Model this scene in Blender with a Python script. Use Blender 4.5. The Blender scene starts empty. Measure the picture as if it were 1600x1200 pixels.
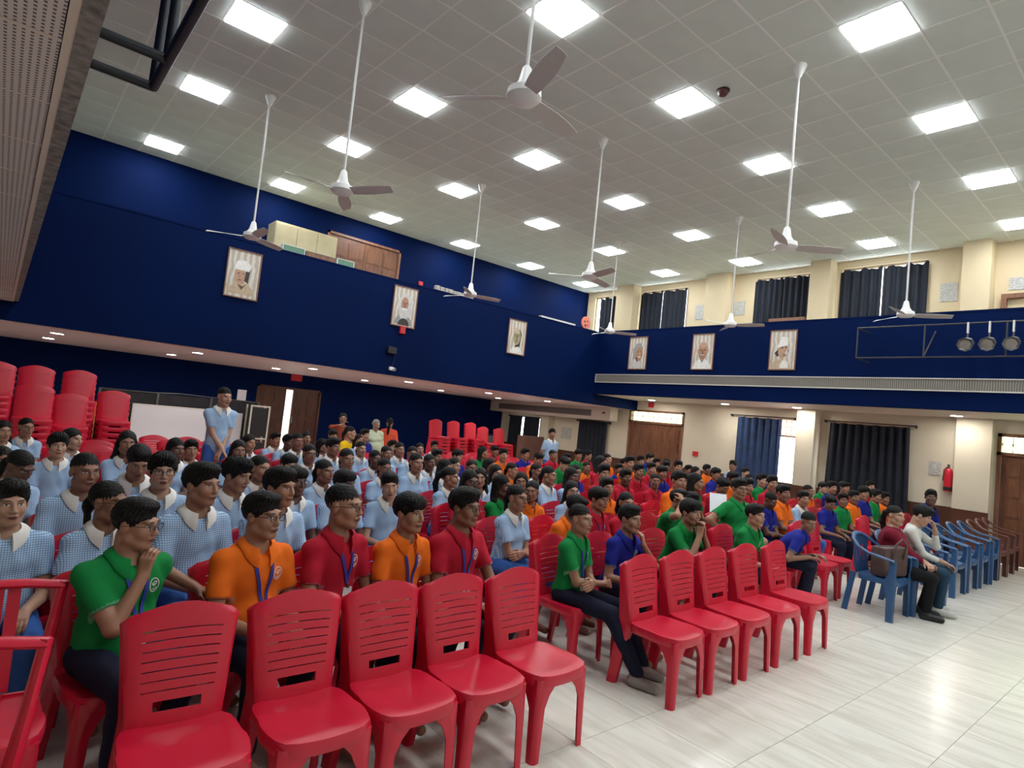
import bpy, bmesh, math, random
import numpy as np
from mathutils import Vector, Matrix
from mathutils.bvhtree import BVHTree
random.seed(7)
rng = np.random.default_rng(7)
PI = math.pi
SC = bpy.context.scene
COL = SC.collection

# ------------------------------------------------------------------ camera, world, exposure
F_PX, YAW, PITCH, ROLL = 944.1, 0.7023, 0.0596, 0.1040
CAM = Vector((0, 0, 1.70))
_f = Vector((math.sin(YAW)*math.cos(PITCH), math.cos(YAW)*math.cos(PITCH), math.sin(PITCH)))
_r = Vector((math.cos(YAW), -math.sin(YAW), 0)); _u = _r.cross(_f)
_c, _s = math.cos(ROLL), math.sin(ROLL)
RIGHT = _c*_r + _s*_u; UP = -_s*_r + _c*_u
cam_d = bpy.data.cameras.new('camera'); cam_d.sensor_width = 36; cam_d.lens = F_PX*36/1600
cam_d.clip_start = 0.05; cam_d.clip_end = 200
cam = bpy.data.objects.new('camera', cam_d); COL.objects.link(cam)
cam.matrix_world = Matrix(((RIGHT.x, UP.x, -_f.x, CAM.x), (RIGHT.y, UP.y, -_f.y, CAM.y), (RIGHT.z, UP.z, -_f.z, CAM.z), (0, 0, 0, 1)))
SC.camera = cam
world = bpy.data.worlds.new('overcast_sky'); SC.world = world; world.use_nodes = True
bg = world.node_tree.nodes['Background']; bg.inputs[0].default_value = (0.93, 0.97, 1.0, 1); bg.inputs[1].default_value = 9.0
SC.view_settings.view_transform = 'Standard'; SC.view_settings.look = 'None'
SC.view_settings.gamma = 1; SC.view_settings.use_curve_mapping = False
SC.view_settings.exposure = 0.0
LED = 36.0          # radiance of the ceiling panels
SPOT = 200.0         # radiance of the round downlights

def ray(px, py):
    return RIGHT*((px-800)/F_PX) - UP*((py-600)/F_PX) + _f
def at_z(px, py, z): d = ray(px, py); return CAM + d*((z-CAM.z)/d.z)
def at_y(px, py, y): d = ray(px, py); return CAM + d*(y/d.y)
def at_x(px, py, x): d = ray(px, py); return CAM + d*(x/d.x)

# ------------------------------------------------------------------ helpers
def tag(o, label=None, cat=None, group=None, kind=None):
    if label: o['label'] = label
    if cat: o['category'] = cat
    if group: o['group'] = group
    if kind: o['kind'] = kind
    return o
def link(name, data, parent=None, loc=None, rz=None):
    o = bpy.data.objects.new(name, data); COL.objects.link(o)
    if parent is not None: o.parent = parent
    if loc is not None: o.location = loc
    if rz is not None: o.rotation_euler = (0, 0, rz)
    return o
def empty(name, loc=(0, 0, 0), rz=0):
    o = link(name, None, None, loc, rz); o.empty_display_size = 0.1; return o
def smoothstep(a, b, x):
    t = np.clip((x-a)/(b-a), 0, 1); return t*t*(3-2*t)

class MB:
    """collects shapes into one mesh"""
    def __init__(s): s.v = []; s.f = []; s.m = []
    def add(s, vs, fs, mi=0):
        n = len(s.v); s.v += [tuple(v) for v in vs]
        for f in fs: s.f.append(tuple(n+i for i in f)); s.m.append(mi)
        return s
    def box(s, x0, x1, y0, y1, z0, z1, mi=0, M=None):
        vs = [(x, y, z) for x in (x0, x1) for y in (y0, y1) for z in (z0, z1)]
        if M is not None: vs = [M @ Vector(v) for v in vs]
        return s.add(vs, [(0,1,3,2),(4,6,7,5),(0,4,5,1),(2,3,7,6),(0,2,6,4),(1,5,7,3)], mi)
    def bbox(s, x0, x1, y0, y1, z0, z1, b=.01, mi=0, M=None):
        """box with bevelled edges"""
        bm = bmesh.new(); bmesh.ops.create_cube(bm, size=1)
        bmesh.ops.scale(bm, vec=(x1-x0, y1-y0, z1-z0), verts=bm.verts)
        bmesh.ops.translate(bm, vec=((x0+x1)/2, (y0+y1)/2, (z0+z1)/2), verts=bm.verts)
        bmesh.ops.bevel(bm, geom=bm.edges[:], offset=b, segments=2, affect='EDGES', profile=.5)
        return s.bm(bm, mi, M)
    def bm(s, bm, mi=0, M=None):
        bm.verts.index_update()
        vs = [v.co.copy() for v in bm.verts]
        if M is not None: vs = [M @ v for v in vs]
        s.add(vs, [[v.index for v in f.verts] for f in bm.faces], mi); bm.free(); return s
    def lathe(s, prof, c=(0, 0, 0), n=16, mi=0, M=None, cap=True):
        vs = []; fs = []
        for r, z in prof:
            for i in range(n):
                a = 2*PI*i/n; vs.append(Vector((c[0]+r*math.cos(a), c[1]+r*math.sin(a), c[2]+z)))
        for k in range(len(prof)-1):
            for i in range(n):
                j = (i+1) % n; fs.append((k*n+i, k*n+j, (k+1)*n+j, (k+1)*n+i))
        if cap:
            fs.append(tuple(range(n-1, -1, -1))); fs.append(tuple((len(prof)-1)*n+i for i in range(n)))
        if M is not None: vs = [M @ v for v in vs]
        return s.add(vs, fs, mi)
    def tube(s, pts, r, n=8, mi=0, flat=1.0):
        """round or flattened tube along points; r is a number or a list"""
        pts = [Vector(p) for p in pts]; k = len(pts); rs = r if hasattr(r, '__len__') else [r]*k
        vs = []; fs = []; prev = None
        for i, p in enumerate(pts):
            t = (pts[min(i+1, k-1)] - pts[max(i-1, 0)]).normalized()
            if prev is None:
                a = Vector((0, 0, 1)) if abs(t.z) < .9 else Vector((1, 0, 0)); u = t.cross(a).normalized()
            else: u = (prev - t*prev.dot(t)).normalized()
            prev = u; w = t.cross(u)
            for j in range(n):
                a = 2*PI*j/n; vs.append(p + u*(rs[i]*math.cos(a)) + w*(rs[i]*flat*math.sin(a)))
        for i in range(k-1):
            for j in range(n):
                q = (j+1) % n; fs.append((i*n+j, i*n+q, (i+1)*n+q, (i+1)*n+j))
        fs.append(tuple(range(n-1, -1, -1))); fs.append(tuple((k-1)*n+j for j in range(n)))
        return s.add(vs, fs, mi)
    def poly(s, pts, th, axis=1, mi=0):
        """prism: 2D outline (a,b) extruded by th from 0 along axis (0:x 1:y 2:z)"""
        n = len(pts)
        def P(a, b, c): return {0: (c, a, b), 1: (a, c, b), 2: (a, b, c)}[axis]
        vs = [P(a, b, 0) for a, b in pts] + [P(a, b, th) for a, b in pts]
        fs = [tuple(range(n)), tuple(range(2*n-1, n-1, -1))] + [(i, i+n, (i+1) % n+n, (i+1) % n) for i in range(n)]
        return s.add(vs, fs, mi)
    def mesh(s, name, mats, smooth=None):
        me = bpy.data.meshes.new(name); me.from_pydata(s.v, [], s.f)
        for m in (mats if isinstance(mats, (list, tuple)) else [mats]): me.materials.append(m)
        if any(s.m): me.polygons.foreach_set('material_index', s.m)
        bm = bmesh.new(); bm.from_mesh(me); bmesh.ops.recalc_face_normals(bm, faces=bm.faces[:]); bm.to_mesh(me); bm.free()
        if smooth is not None:
            me.shade_smooth(); me.set_sharp_from_angle(angle=math.radians(smooth))
        me.update(); return me
    def build(s, name, mats, parent=None, smooth=None, loc=None, rz=None):
        return link(name, s.mesh(name, mats, smooth), parent, loc, rz)

def grid_mesh(vs, nu, nv, skip=(), th=.008):
    """sheet of nu*nv points with cells left out, given a thickness"""
    bm = bmesh.new(); V = [bm.verts.new(v) for v in vs]
    for j in range(nv-1):
        for i in range(nu-1):
            if (i, j) in skip: continue
            bm.faces.new((V[j*nu+i], V[j*nu+i+1], V[(j+1)*nu+i+1], V[(j+1)*nu+i]))
    for v in list(bm.verts):
        if not v.link_faces: bm.verts.remove(v)
    bmesh.ops.recalc_face_normals(bm, faces=bm.faces[:])
    bmesh.ops.solidify(bm, geom=bm.faces[:], thickness=th)
    return bm

def copy_tree(o, parent=None):
    c = o.copy(); COL.objects.link(c); c.parent = parent
    for ch in o.children: copy_tree(ch, c)
    return c

# ------------------------------------------------------------------ materials
def nt(name):
    m = bpy.data.materials.new(name); m.use_nodes = True
    t = m.node_tree; b = t.nodes['Principled BSDF']; return m, t, b
def col4(c): return (c[0], c[1], c[2], 1)
def plain(name, c, rough=.6, metal=0, spec=.5, bump=0, bscale=60, vary=0, vscale=3, coat=0):
    m, t, b = nt(name); N = t.nodes; L = t.links
    b.inputs['Base Color'].default_value = col4(c); b.inputs['Roughness'].default_value = rough
    b.inputs['Metallic'].default_value = metal; b.inputs['Specular IOR Level'].default_value = spec
    b.inputs['Coat Weight'].default_value = coat
    tc = N.new('ShaderNodeTexCoord')
    if vary:
        n = N.new('ShaderNodeTexNoise'); n.inputs['Scale'].default_value = vscale; n.inputs['Detail'].default_value = 4
        L.new(tc.outputs['Object'], n.inputs['Vector'])
        r = N.new('ShaderNodeValToRGB'); e = r.color_ramp.elements
        e[0].position = .3; e[1].position = .7
        e[0].color = col4([max(0, x*(1-vary)) for x in c]); e[1].color = col4([min(1, x*(1+vary)) for x in c])
        L.new(n.outputs['Fac'], r.inputs['Fac']); L.new(r.outputs['Color'], b.inputs['Base Color'])
    if bump:
        n2 = N.new('ShaderNodeTexNoise'); n2.inputs['Scale'].default_value = bscale; n2.inputs['Detail'].default_value = 3
        L.new(tc.outputs['Object'], n2.inputs['Vector'])
        bp = N.new('ShaderNodeBump'); bp.inputs['Strength'].default_value = bump; bp.inputs['Distance'].default_value = .01
        L.new(n2.outputs['Fac'], bp.inputs['Height']); L.new(bp.outputs['Normal'], b.inputs['Normal'])
    return m
def emit(name, c, s):
    m = bpy.data.materials.new(name); m.use_nodes = True; t = m.node_tree; t.nodes.clear()
    e = t.nodes.new('ShaderNodeEmission'); e.inputs[0].default_value = col4(c); e.inputs[1].default_value = s
    o = t.nodes.new('ShaderNodeOutputMaterial'); t.links.new(e.outputs[0], o.inputs[0]); return m
def stripes(name, c1, c2, axis='X', scale=20, rough=.6, noise=.0, coord='Object', sharp=(.45, .55), bump=0):
    m, t, b = nt(name); N = t.nodes; L = t.links; b.inputs['Roughness'].default_value = rough
    tc = N.new('ShaderNodeTexCoord'); w = N.new('ShaderNodeTexWave'); w.bands_direction = axis
    w.inputs['Scale'].default_value = scale; w.inputs['Distortion'].default_value = noise; w.inputs['Detail'].default_value = 2
    L.new(tc.outputs[coord], w.inputs['Vector'])
    r = N.new('ShaderNodeValToRGB'); e = r.color_ramp.elements
    e[0].position, e[1].position = sharp; e[0].color = col4(c1); e[1].color = col4(c2)
    L.new(w.outputs['Fac'], r.inputs['Fac']); L.new(r.outputs['Color'], b.inputs['Base Color'])
    if bump:
        bp = N.new('ShaderNodeBump'); bp.inputs['Strength'].default_value = bump; bp.inputs['Distance'].default_value = .01
        L.new(w.outputs['Fac'], bp.inputs['Height']); L.new(bp.outputs['Normal'], b.inputs['Normal'])
    return m
def wood(name, c, dark=.6, scale=3, rough=.45, axis=(1, 1, 8)):
    m, t, b = nt(name); N = t.nodes; L = t.links; b.inputs['Roughness'].default_value = rough
    tc = N.new('ShaderNodeTexCoord'); mp = N.new('ShaderNodeMapping'); mp.inputs['Scale'].default_value = (8/axis[0], 8/axis[1], 8/axis[2])
    n = N.new('ShaderNodeTexNoise'); n.inputs['Scale'].default_value = scale; n.inputs['Detail'].default_value = 6; n.inputs['Distortion'].default_value = .6
    L.new(tc.outputs['Object'], mp.inputs['Vector']); L.new(mp.outputs['Vector'], n.inputs['Vector'])
    r = N.new('ShaderNodeValToRGB'); e = r.color_ramp.elements; e[0].position = .35; e[1].position = .65
    e[0].color = col4([x*dark for x in c]); e[1].color = col4(c)
    L.new(n.outputs['Fac'], r.inputs['Fac']); L.new(r.outputs['Color'], b.inputs['Base Color']); return m
def gingham(name, base, white, s=36):
    """small blue and white check woven in the cloth"""
    m, t, b = nt(name); N = t.nodes; L = t.links; b.inputs['Roughness'].default_value = .85; b.inputs['Specular IOR Level'].default_value = .2
    tc = N.new('ShaderNodeTexCoord'); out = []
    for ax in 'XZ':
        w = N.new('ShaderNodeTexWave'); w.bands_direction = ax; w.inputs['Scale'].default_value = s
        w.inputs['Distortion'].default_value = 0; L.new(tc.outputs['Object'], w.inputs['Vector'])
        r = N.new('ShaderNodeMapRange'); r.inputs['From Min'].default_value = .35; r.inputs['From Max'].default_value = .65
        L.new(w.outputs['Fac'], r.inputs['Value']); out.append(r)
    ad = N.new('ShaderNodeMath'); ad.operation = 'MULTIPLY'
    L.new(out[0].outputs[0], ad.inputs[0]); L.new(out[1].outputs[0], ad.inputs[1])
    mx = N.new('ShaderNodeMix'); mx.data_type = 'RGBA'; mx.inputs[6].default_value = col4(base); mx.inputs[7].default_value = col4(white)
    L.new(ad.outputs[0], mx.inputs[0]); L.new(mx.outputs[2], b.inputs['Base Color'])
    return m
def marble(name):
    m, t, b = nt(name); N = t.nodes; L = t.links; b.inputs['Roughness'].default_value = .22; b.inputs['Specular IOR Level'].default_value = .45
    tc = N.new('ShaderNodeTexCoord'); oi = N.new('ShaderNodeObjectInfo')
    ad = N.new('ShaderNodeVectorMath'); ad.operation = 'ADD'; ml = N.new('ShaderNodeMath'); ml.operation = 'MULTIPLY'; ml.inputs[1].default_value = 37
    L.new(oi.outputs['Random'], ml.inputs[0]); L.new(tc.outputs['Object'], ad.inputs[0]); L.new(ml.outputs[0], ad.inputs[1])
    mp = N.new('ShaderNodeMapping'); mp.inputs['Rotation'].default_value = (0, 0, .35); mp.inputs['Scale'].default_value = (7, 1.1, 1)
    L.new(ad.outputs[0], mp.inputs['Vector'])
    n = N.new('ShaderNodeTexNoise'); n.inputs['Scale'].default_value = 1.3; n.inputs['Detail'].default_value = 5; n.inputs['Distortion'].default_value = 1.2
    L.new(mp.outputs['Vector'], n.inputs['Vector'])
    r = N.new('ShaderNodeValToRGB'); e = r.color_ramp.elements; e[0].position = .3; e[1].position = .62
    e[0].color = (.60, .57, .49, 1); e[1].color = (.74, .72, .64, 1)
    L.new(n.outputs['Fac'], r.inputs['Fac']); L.new(r.outputs['Color'], b.inputs['Base Color']); return m
def perforated(name, c, hole, sx=16, sy=40):
    """acoustic board with rows of short drilled slots"""
    m, t, b = nt(name); N = t.nodes; L = t.links; b.inputs['Roughness'].default_value = .8
    tc = N.new('ShaderNodeTexCoord'); sp = N.new('ShaderNodeSeparateXYZ'); L.new(tc.outputs['Object'], sp.inputs[0])
    outs = []
    for ax, s, lo in (('X', sx, .60), ('Y', sy, .5)):
        k = N.new('ShaderNodeMath'); k.operation = 'MULTIPLY'; k.inputs[1].default_value = s; L.new(sp.outputs[ax], k.inputs[0])
        fr = N.new('ShaderNodeMath'); fr.operation = 'FRACT'; L.new(k.outputs[0], fr.inputs[0])
        g = N.new('ShaderNodeMath'); g.operation = 'GREATER_THAN'; g.inputs[1].default_value = lo; L.new(fr.outputs[0], g.inputs[0]); outs.append(g)
    a = N.new('ShaderNodeMath'); a.operation = 'MULTIPLY'; L.new(outs[0].outputs[0], a.inputs[0]); L.new(outs[1].outputs[0], a.inputs[1])
    mx = N.new('ShaderNodeMix'); mx.data_type = 'RGBA'; mx.inputs[6].default_value = col4(c); mx.inputs[7].default_value = col4(hole)
    L.new(a.outputs[0], mx.inputs[0]); L.new(mx.outputs[2], b.inputs['Base Color']); return m
def sheet_paper(name):
    """printed notice: lines of grey print"""
    m, t, b = nt(name); N = t.nodes; L = t.links; b.inputs['Roughness'].default_value = .9
    tc = N.new('ShaderNodeTexCoord'); w = N.new('ShaderNodeTexWave'); w.bands_direction = 'Z'; w.inputs['Scale'].default_value = 9
    L.new(tc.outputs['Object'], w.inputs['Vector'])
    n = N.new('ShaderNodeTexNoise'); n.inputs['Scale'].default_value = 25; L.new(tc.outputs['Object'], n.inputs['Vector'])
    k = N.new('ShaderNodeMath'); k.operation = 'MULTIPLY'; L.new(w.outputs['Fac'], k.inputs[0]); L.new(n.outputs['Fac'], k.inputs[1])
    r = N.new('ShaderNodeValToRGB'); e = r.color_ramp.elements; e[0].position = .35; e[1].position = .5
    e[0].color = (.55, .55, .52, 1); e[1].color = (.25, .25, .27, 1)
    L.new(k.outputs[0], r.inputs['Fac']); L.new(r.outputs['Color'], b.inputs['Base Color']); return m
def glass(name, c=(1, 1, 1)):
    m, t, b = nt(name); t.nodes.clear(); N = t.nodes
    tr = N.new('ShaderNodeBsdfTransparent'); tr.inputs[0].default_value = col4(c)
    gl = N.new('ShaderNodeBsdfGlossy'); gl.inputs['Roughness'].default_value = .05
    mx = N.new('ShaderNodeMixShader'); mx.inputs[0].default_value = .06; o = N.new('ShaderNodeOutputMaterial')
    t.links.new(tr.outputs[0], mx.inputs[1]); t.links.new(gl.outputs[0], mx.inputs[2]); t.links.new(mx.outputs[0], o.inputs[0]); return m

M = {}
M['blue'] = plain('blue_wall_paint', (.0003, .0078, .054), .65, vary=.12, vscale=.6, spec=.06)
M['cream'] = plain('cream_wall_paint', (.66, .55, .36), .75, vary=.05, vscale=1.2)
M['cream2'] = plain('pale_cream_paint', (.66, .60, .47), .75, vary=.05, vscale=1.2)
M['plaster'] = plain('white_plaster', (.80, .79, .75), .8, vary=.04)
M['dado'] = plain('brown_dado', (.085, .03, .016), .4, vary=.2, vscale=3)
M['tile_c'] = plain('ceiling_board', (.61, .67, .63), .85, bump=.15, bscale=220, vary=.04, vscale=2)  # green tint put into the board colour to cancel red bounce light
M['tbar'] = plain('ceiling_tee_bar', (.76, .79, .76), .6)
M['marble'] = marble('marble_floor_tile')
M['grout'] = plain('floor_grout', (.40, .38, .32), .8)
M['panel'] = plain('light_frame_white', (.8, .8, .8), .4)
M['led'] = emit('led_diffuser', (.93, .97, 1.0), LED)
M['spot'] = emit('downlight_lamp', (1.0, .95, .88), SPOT)
M['soffit'] = stripes('pink_laminate_soffit', (.55, .37, .38), (.70, .50, .50), 'Y', 2.2, .5, 1.0, sharp=(.3, .7))
M['soffit_b'] = plain('pale_soffit', (.55, .46, .40), .7)
M['perf'] = perforated('perforated_board', (.52, .46, .44), (.10, .08, .08), 50, 45)
M['edge'] = plain('grey_stone_edge', (.17, .15, .14), .8, vary=.5, vscale=25)
M['steel'] = plain('dark_steel', (.035, .038, .042), .45, .6)
M['bar'] = plain('grey_steel', (.14, .14, .14), .4, .6)
M['pipe'] = plain('dull_pipe', (.05, .052, .055), .5, .3)
M['white'] = plain('white_enamel', (.75, .75, .73), .35)
M['fanblade'] = plain('fan_blade', (.50, .48, .46), .4)
M['rod'] = plain('fan_rod', (.62, .62, .60), .4)
M['door'] = wood('door_wood', (.19, .075, .035), .55, 2.0, .4)
M['doorA'] = wood('dark_door_wood', (.10, .035, .018), .55, 2.0, .4)
M['frame'] = wood('frame_wood', (.25, .11, .06), .6, 3)
M['curtain'] = plain('navy_curtain_cloth', (.007, .011, .022), .8, vary=.3, vscale=6)
M['curtain_b'] = plain('blue_curtain_cloth', (.022, .05, .13), .8, vary=.25, vscale=6)
M['glass'] = glass('window_glass'); M['glass_g'] = glass('green_glass', (.78, .88, .66)); M['glass_p'] = glass('pink_glass', (.85, .62, .50))
M['lattice'] = plain('lattice_bar', (.45, .36, .25), .6)
M['red'] = plain('red_plastic', (.56, .008, .034), .32, spec=.5, vary=.06, vscale=2.5)
M['bluep'] = plain('blue_plastic', (.024, .082, .20), .35, vary=.1, vscale=4)
M['brownp'] = plain('brown_plastic', (.12, .045, .035), .35)
M['grille'] = stripes('air_grille', (.12, .11, .09), (.26, .245, .21), 'Y', 9, .6, 2.0, sharp=(.2, .8))
M['grille_d'] = stripes('dark_air_grille', (.06, .05, .05), (.16, .13, .13), 'Z', 30, .6)
M['metal_edge'] = plain('aluminium_edge', (.66, .64, .58), .4, .3)
M['redbox'] = plain('red_signal_box', (.55, .02, .03), .5)
M['black'] = plain('black_plastic', (.01, .01, .011), .5)
M['dark_cloth'] = plain('dark_board_cloth', (.022, .022, .028), .8, vary=.3, vscale=4)
M['whiteboard'] = plain('whiteboard', (.68, .67, .72), .5)
M['paper'] = sheet_paper('printed_notice')
M['paper_w'] = plain('plain_paper', (.75, .78, .82), .9)
M['cupboard'] = plain('cream_cupboard', (.62, .54, .33), .5, vary=.08, vscale=4)
M['yellow'] = plain('yellow_board', (.60, .42, .05), .7)
M['green'] = plain('green_board', (.12, .25, .17), .7)
M['ext_red'] = plain('extinguisher_red', (.55, .015, .03), .3)
M['pinkdisc'] = plain('salmon_card', (.75, .22, .15), .8)
M['bag'] = plain('brown_leather', (.075, .04, .035), .55, vary=.2, vscale=12, bump=.2)
M['heap'] = plain('old_paper', (.50, .47, .42), .9, vary=.3, vscale=20)
# ------------------------------------------------------------------ the hall
ZC = 6.28; YP = 11.2; XP = 12.4; YU = 14.15; YL = 17.4; XL = 14.4; XU = 15.0; ZA = 2.37; ZB = 2.655; ZT = 4.36
XW = -3.0; YF = -6.0
def slab(name, x0, x1, y0, y1, z0, z1, mat, kind='structure', parent=None):
    o = MB().box(x0, x1, y0, y1, z0, z1).build(name, mat, parent)
    if parent is None: o['kind'] = kind
    return o
def wall_holes(name, axis, p, th, a0, a1, z0, z1, holes, mat):
    """wall in the plane axis=p with rectangular openings (a0,a1,z0,z1)"""
    A = sorted({a0, a1, *[h[0] for h in holes], *[h[1] for h in holes]}); Z = sorted({z0, z1, *[h[2] for h in holes], *[h[3] for h in holes]})
    mb = MB()
    for i in range(len(A)-1):
        for k in range(len(Z)-1):
            ca, cz = (A[i]+A[i+1])/2, (Z[k]+Z[k+1])/2
            if any(h[0] < ca < h[1] and h[2] < cz < h[3] for h in holes): continue
            if axis == 'x': mb.box(p, p+th, A[i], A[i+1], Z[k], Z[k+1])
            else: mb.box(A[i], A[i+1], p, p+th, Z[k], Z[k+1])
    o = mb.build(name, mat); o['kind'] = 'structure'; return o

# floor of marble tiles
floor = slab('floor', XW, XU+.2, YF, YL+.2, -.20, -.004, M['grout'])
TS = .6; tile_me = MB().box(-.2985, .2985, -.2985, .2985, -.006, 0).mesh('floor_tile', M['marble'])
rest = MB()
for i in range(-6, 25):
    for j in range(-12, 28):
        cx, cy = .2+TS*i+.3, 1.03+TS*j+.3
        if cx > XL-.25 or cx < XW+.3 or cy > YL-.25: continue
        if 0 < cy < 4.3 and cx > -.9:
            link('floor_tile', tile_me, floor, (cx, cy, 0))
        else: rest.box(cx-.2985, cx+.2985, cy-.2985, cy+.2985, -.006, 0)
o = rest.build('floor_tiles_beyond', M['marble'], floor); o['kind'] = 'stuff'

# ceiling of boards between tee bars, with square light panels
ceil = slab('ceiling', XW, XU+.2, YF, YU+.2, ZC+.012, ZC+.2, M['tbar'])
LX = [1.902+2.4*i for i in range(6)]; LY = [13.31, 10.28, 7.87, 4.88, 2.47, -.53, -2.94]
ctile = MB().box(-.29, .29, -.29, .29, 0, .014).mesh('ceiling_board', M['tile_c'])
rest = MB(); cand = []
for i in range(-8, 23):
    for j in range(-18, 17):
        cx, cy = 1.902+.6*i, 4.88+.6*j
        if cx < XW+.3 or cx > XU-.2 or cy < YF+.3 or cy > YU-.2: continue
        if any(abs(cx-x) < .1 for x in LX) and any(abs(cy-y) < .25 for y in LY): continue
        d = Vector((cx, cy, ZC))-CAM; dep = d.dot(_f)
        vis = dep > .5 and abs(d.dot(RIGHT)/dep) < .88 and d.dot(UP)/dep < .66
        cand.append((not vis, d.length, cx, cy))
cand.sort()
for k, (nv, d, cx, cy) in enumerate(cand):
    if k < 300 and not nv: link('ceiling_board', ctile, ceil, (cx, cy, ZC))
    else: rest.box(cx-.29, cx+.29, cy-.29, cy+.29, ZC, ZC+.014)
o = rest.build('ceiling_boards_beyond', M['tile_c'], ceil); o['kind'] = 'stuff'
tb = MB()
for i in range(-9, 23): tb.box(2.202+.6*i-.012, 2.202+.6*i+.012, YF, YU, ZC-.003, ZC+.016)
for j in range(-19, 17): tb.box(XW, XU, 5.18+.6*j-.012, 5.18+.6*j+.012, ZC-.0025, ZC+.016)
tb.build('tee_bar_grid', M['tbar'], ceil)['kind'] = 'stuff'
fr = MB()
for a, b, c, d in ((-.3, .3, -.3, -.28), (-.3, .3, .28, .3), (-.3, -.28, -.28, .28), (.28, .3, -.28, .28)): fr.box(a, b, c, d, -.006, .012)
fr_me = fr.mesh('light_frame', M['panel']); df_me = MB().box(-.28, .28, -.28, .28, -.018, .008).mesh('light_diffuser', M['led'])  # diffuser dropped below its frame; glowing sides added to brighten the nearby ceiling
ROWN = ['row nearest the rear wall', 'second row from rear wall', 'third row from rear wall', 'fourth row from rear wall', 'fifth row from rear wall', 'sixth row from rear wall', 'seventh row from rear wall']
ORD = ['first', 'second', 'third', 'fourth', 'fifth', 'sixth', 'seventh', 'eighth', 'ninth', 'tenth', 'eleventh', 'twelfth', 'thirteenth', 'fourteenth', 'fifteenth', 'sixteenth', 'seventeenth', 'eighteenth', 'nineteenth', 'twentieth', 'twenty-first', 'twenty-second', 'twenty-third', 'twenty-fourth']
for j, y in enumerate(LY):
    for i, x in enumerate(LX):
        t = empty('ceiling_light', (x, y, ZC)); tag(t, f'square white ceiling light panel, {ORD[i]} from the left, {ROWN[j]}', 'light', 'square ceiling light panels')
        link('frame', fr_me, t); link('diffuser', df_me, t)

# rear side: upper blue wall, gallery front, lower wall set back
wall_holes('wall_back', 'y', YU, .2, XW, XU+.2, ZA+.1, ZC+.2, [(5.65, 7.68, 3.3, 5.83)], M['blue'])
wall_holes('wall_back_lower', 'y', YL, .2, XW, XL+.2, 0, ZA+.2, [(5.5, 7.36, 0, 1.97)], M['blue'])
mb = MB(); mb.box(XW, XP, YP, YP+.15, ZA, ZT); mb.box(XP, XL, YP, YP+.15, ZA, ZB); mb.box(XW, XP+.15, YP-.008, YP+.17, ZT-.02, ZT+.012)
o = mb.build('wall_gallery_rear', M['blue']); o['kind'] = 'structure'
so = slab('ceiling_under_rear_gallery', XW, XL+.2, YP+.02, YL+.2, ZA+.004, ZA+.2, M['soffit'])
for i in range(int((XL-XW)/1.2)+1):
    x0 = XW+1.2*i; x1 = min(x0+1.194, XL)
    for k in range(5):
        y0 = YP+.03+1.23*k
        MB().box(x0, x1, y0, y0+1.224, ZA, ZA+.006).build('soffit_panel', M['soffit'], so)
slab('floor_rear_gallery', XW, XU, YP+.15, YU, ZA+.2, 3.3, M['cream2'])
# right side
B_WIN = [(12.6, 13.82), (10.22, 11.85), (6.62, 8.1), (4.22, 5.95)]
wall_holes('wall_right_upper', 'x', XU, .2, YF, YU+.2, ZB, ZC+.2, [(a, b, 3.7, 6.12) for a, b in B_WIN], M['cream'])
wall_holes('wall_right', 'x', XL, .2, YF, YL+.2, 0, ZB+.2, [(9.57, 11.45, 0, 2.40), (6.42, 7.85, .85, 2.44), (4.25, 5.72, .85, 2.42), (1.15, 2.73, 0, 2.41), (15.2, 16.7, .8, 1.9)], M['cream2'])
mb = MB(); mb.box(XP, XP+.15, YF, YP, ZB, ZT); mb.box(XP-.008, XP+.17, YF, YP, ZT-.02, ZT+.012)
o = mb.build('wall_gallery_right', M['blue']); o['kind'] = 'structure'
slab('ceiling_under_right_gallery', XP+.01, XL+.2, YF, YP, ZB, ZB+.15, M['soffit_b'])
slab('floor_right_gallery', XP+.15, XU, YF, YP+.15, ZB+.15, 3.3, M['cream2'])
for n, (a, b) in enumerate([(11.9, 12.58), (8.72, 9.38), (6.08, 6.55), (3.03, 3.5)]):
    slab('pillar_upper', XU-.4, XU, a, b, 3.3, ZC, M['cream'])
slab('pillar_lower', XL-.34, XL, 5.95, 6.36, 0, ZB, M['cream2']); slab('pillar_lower', XL-.22, XL, 2.78, 3.34, 0, ZB, M['cream2'])
slab('pillar_lower', XL-.25, XL, 14.62, 15.05, 0, 1.975, M['cream2'])
for n, (a, b) in enumerate([(YF, 1.1), (2.78, 9.5), (11.5, YL)]): slab('baseboard_right', XL-.016, XL, a, b, 0, .9, M['dado'])
slab('baseboard_pillar', XL-.236, XL-.22, 2.77, 3.35, 0, .9, M['dado']); slab('baseboard_pillar', XL-.356, XL-.34, 5.94, 6.37, 0, .9, M['dado'])
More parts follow.
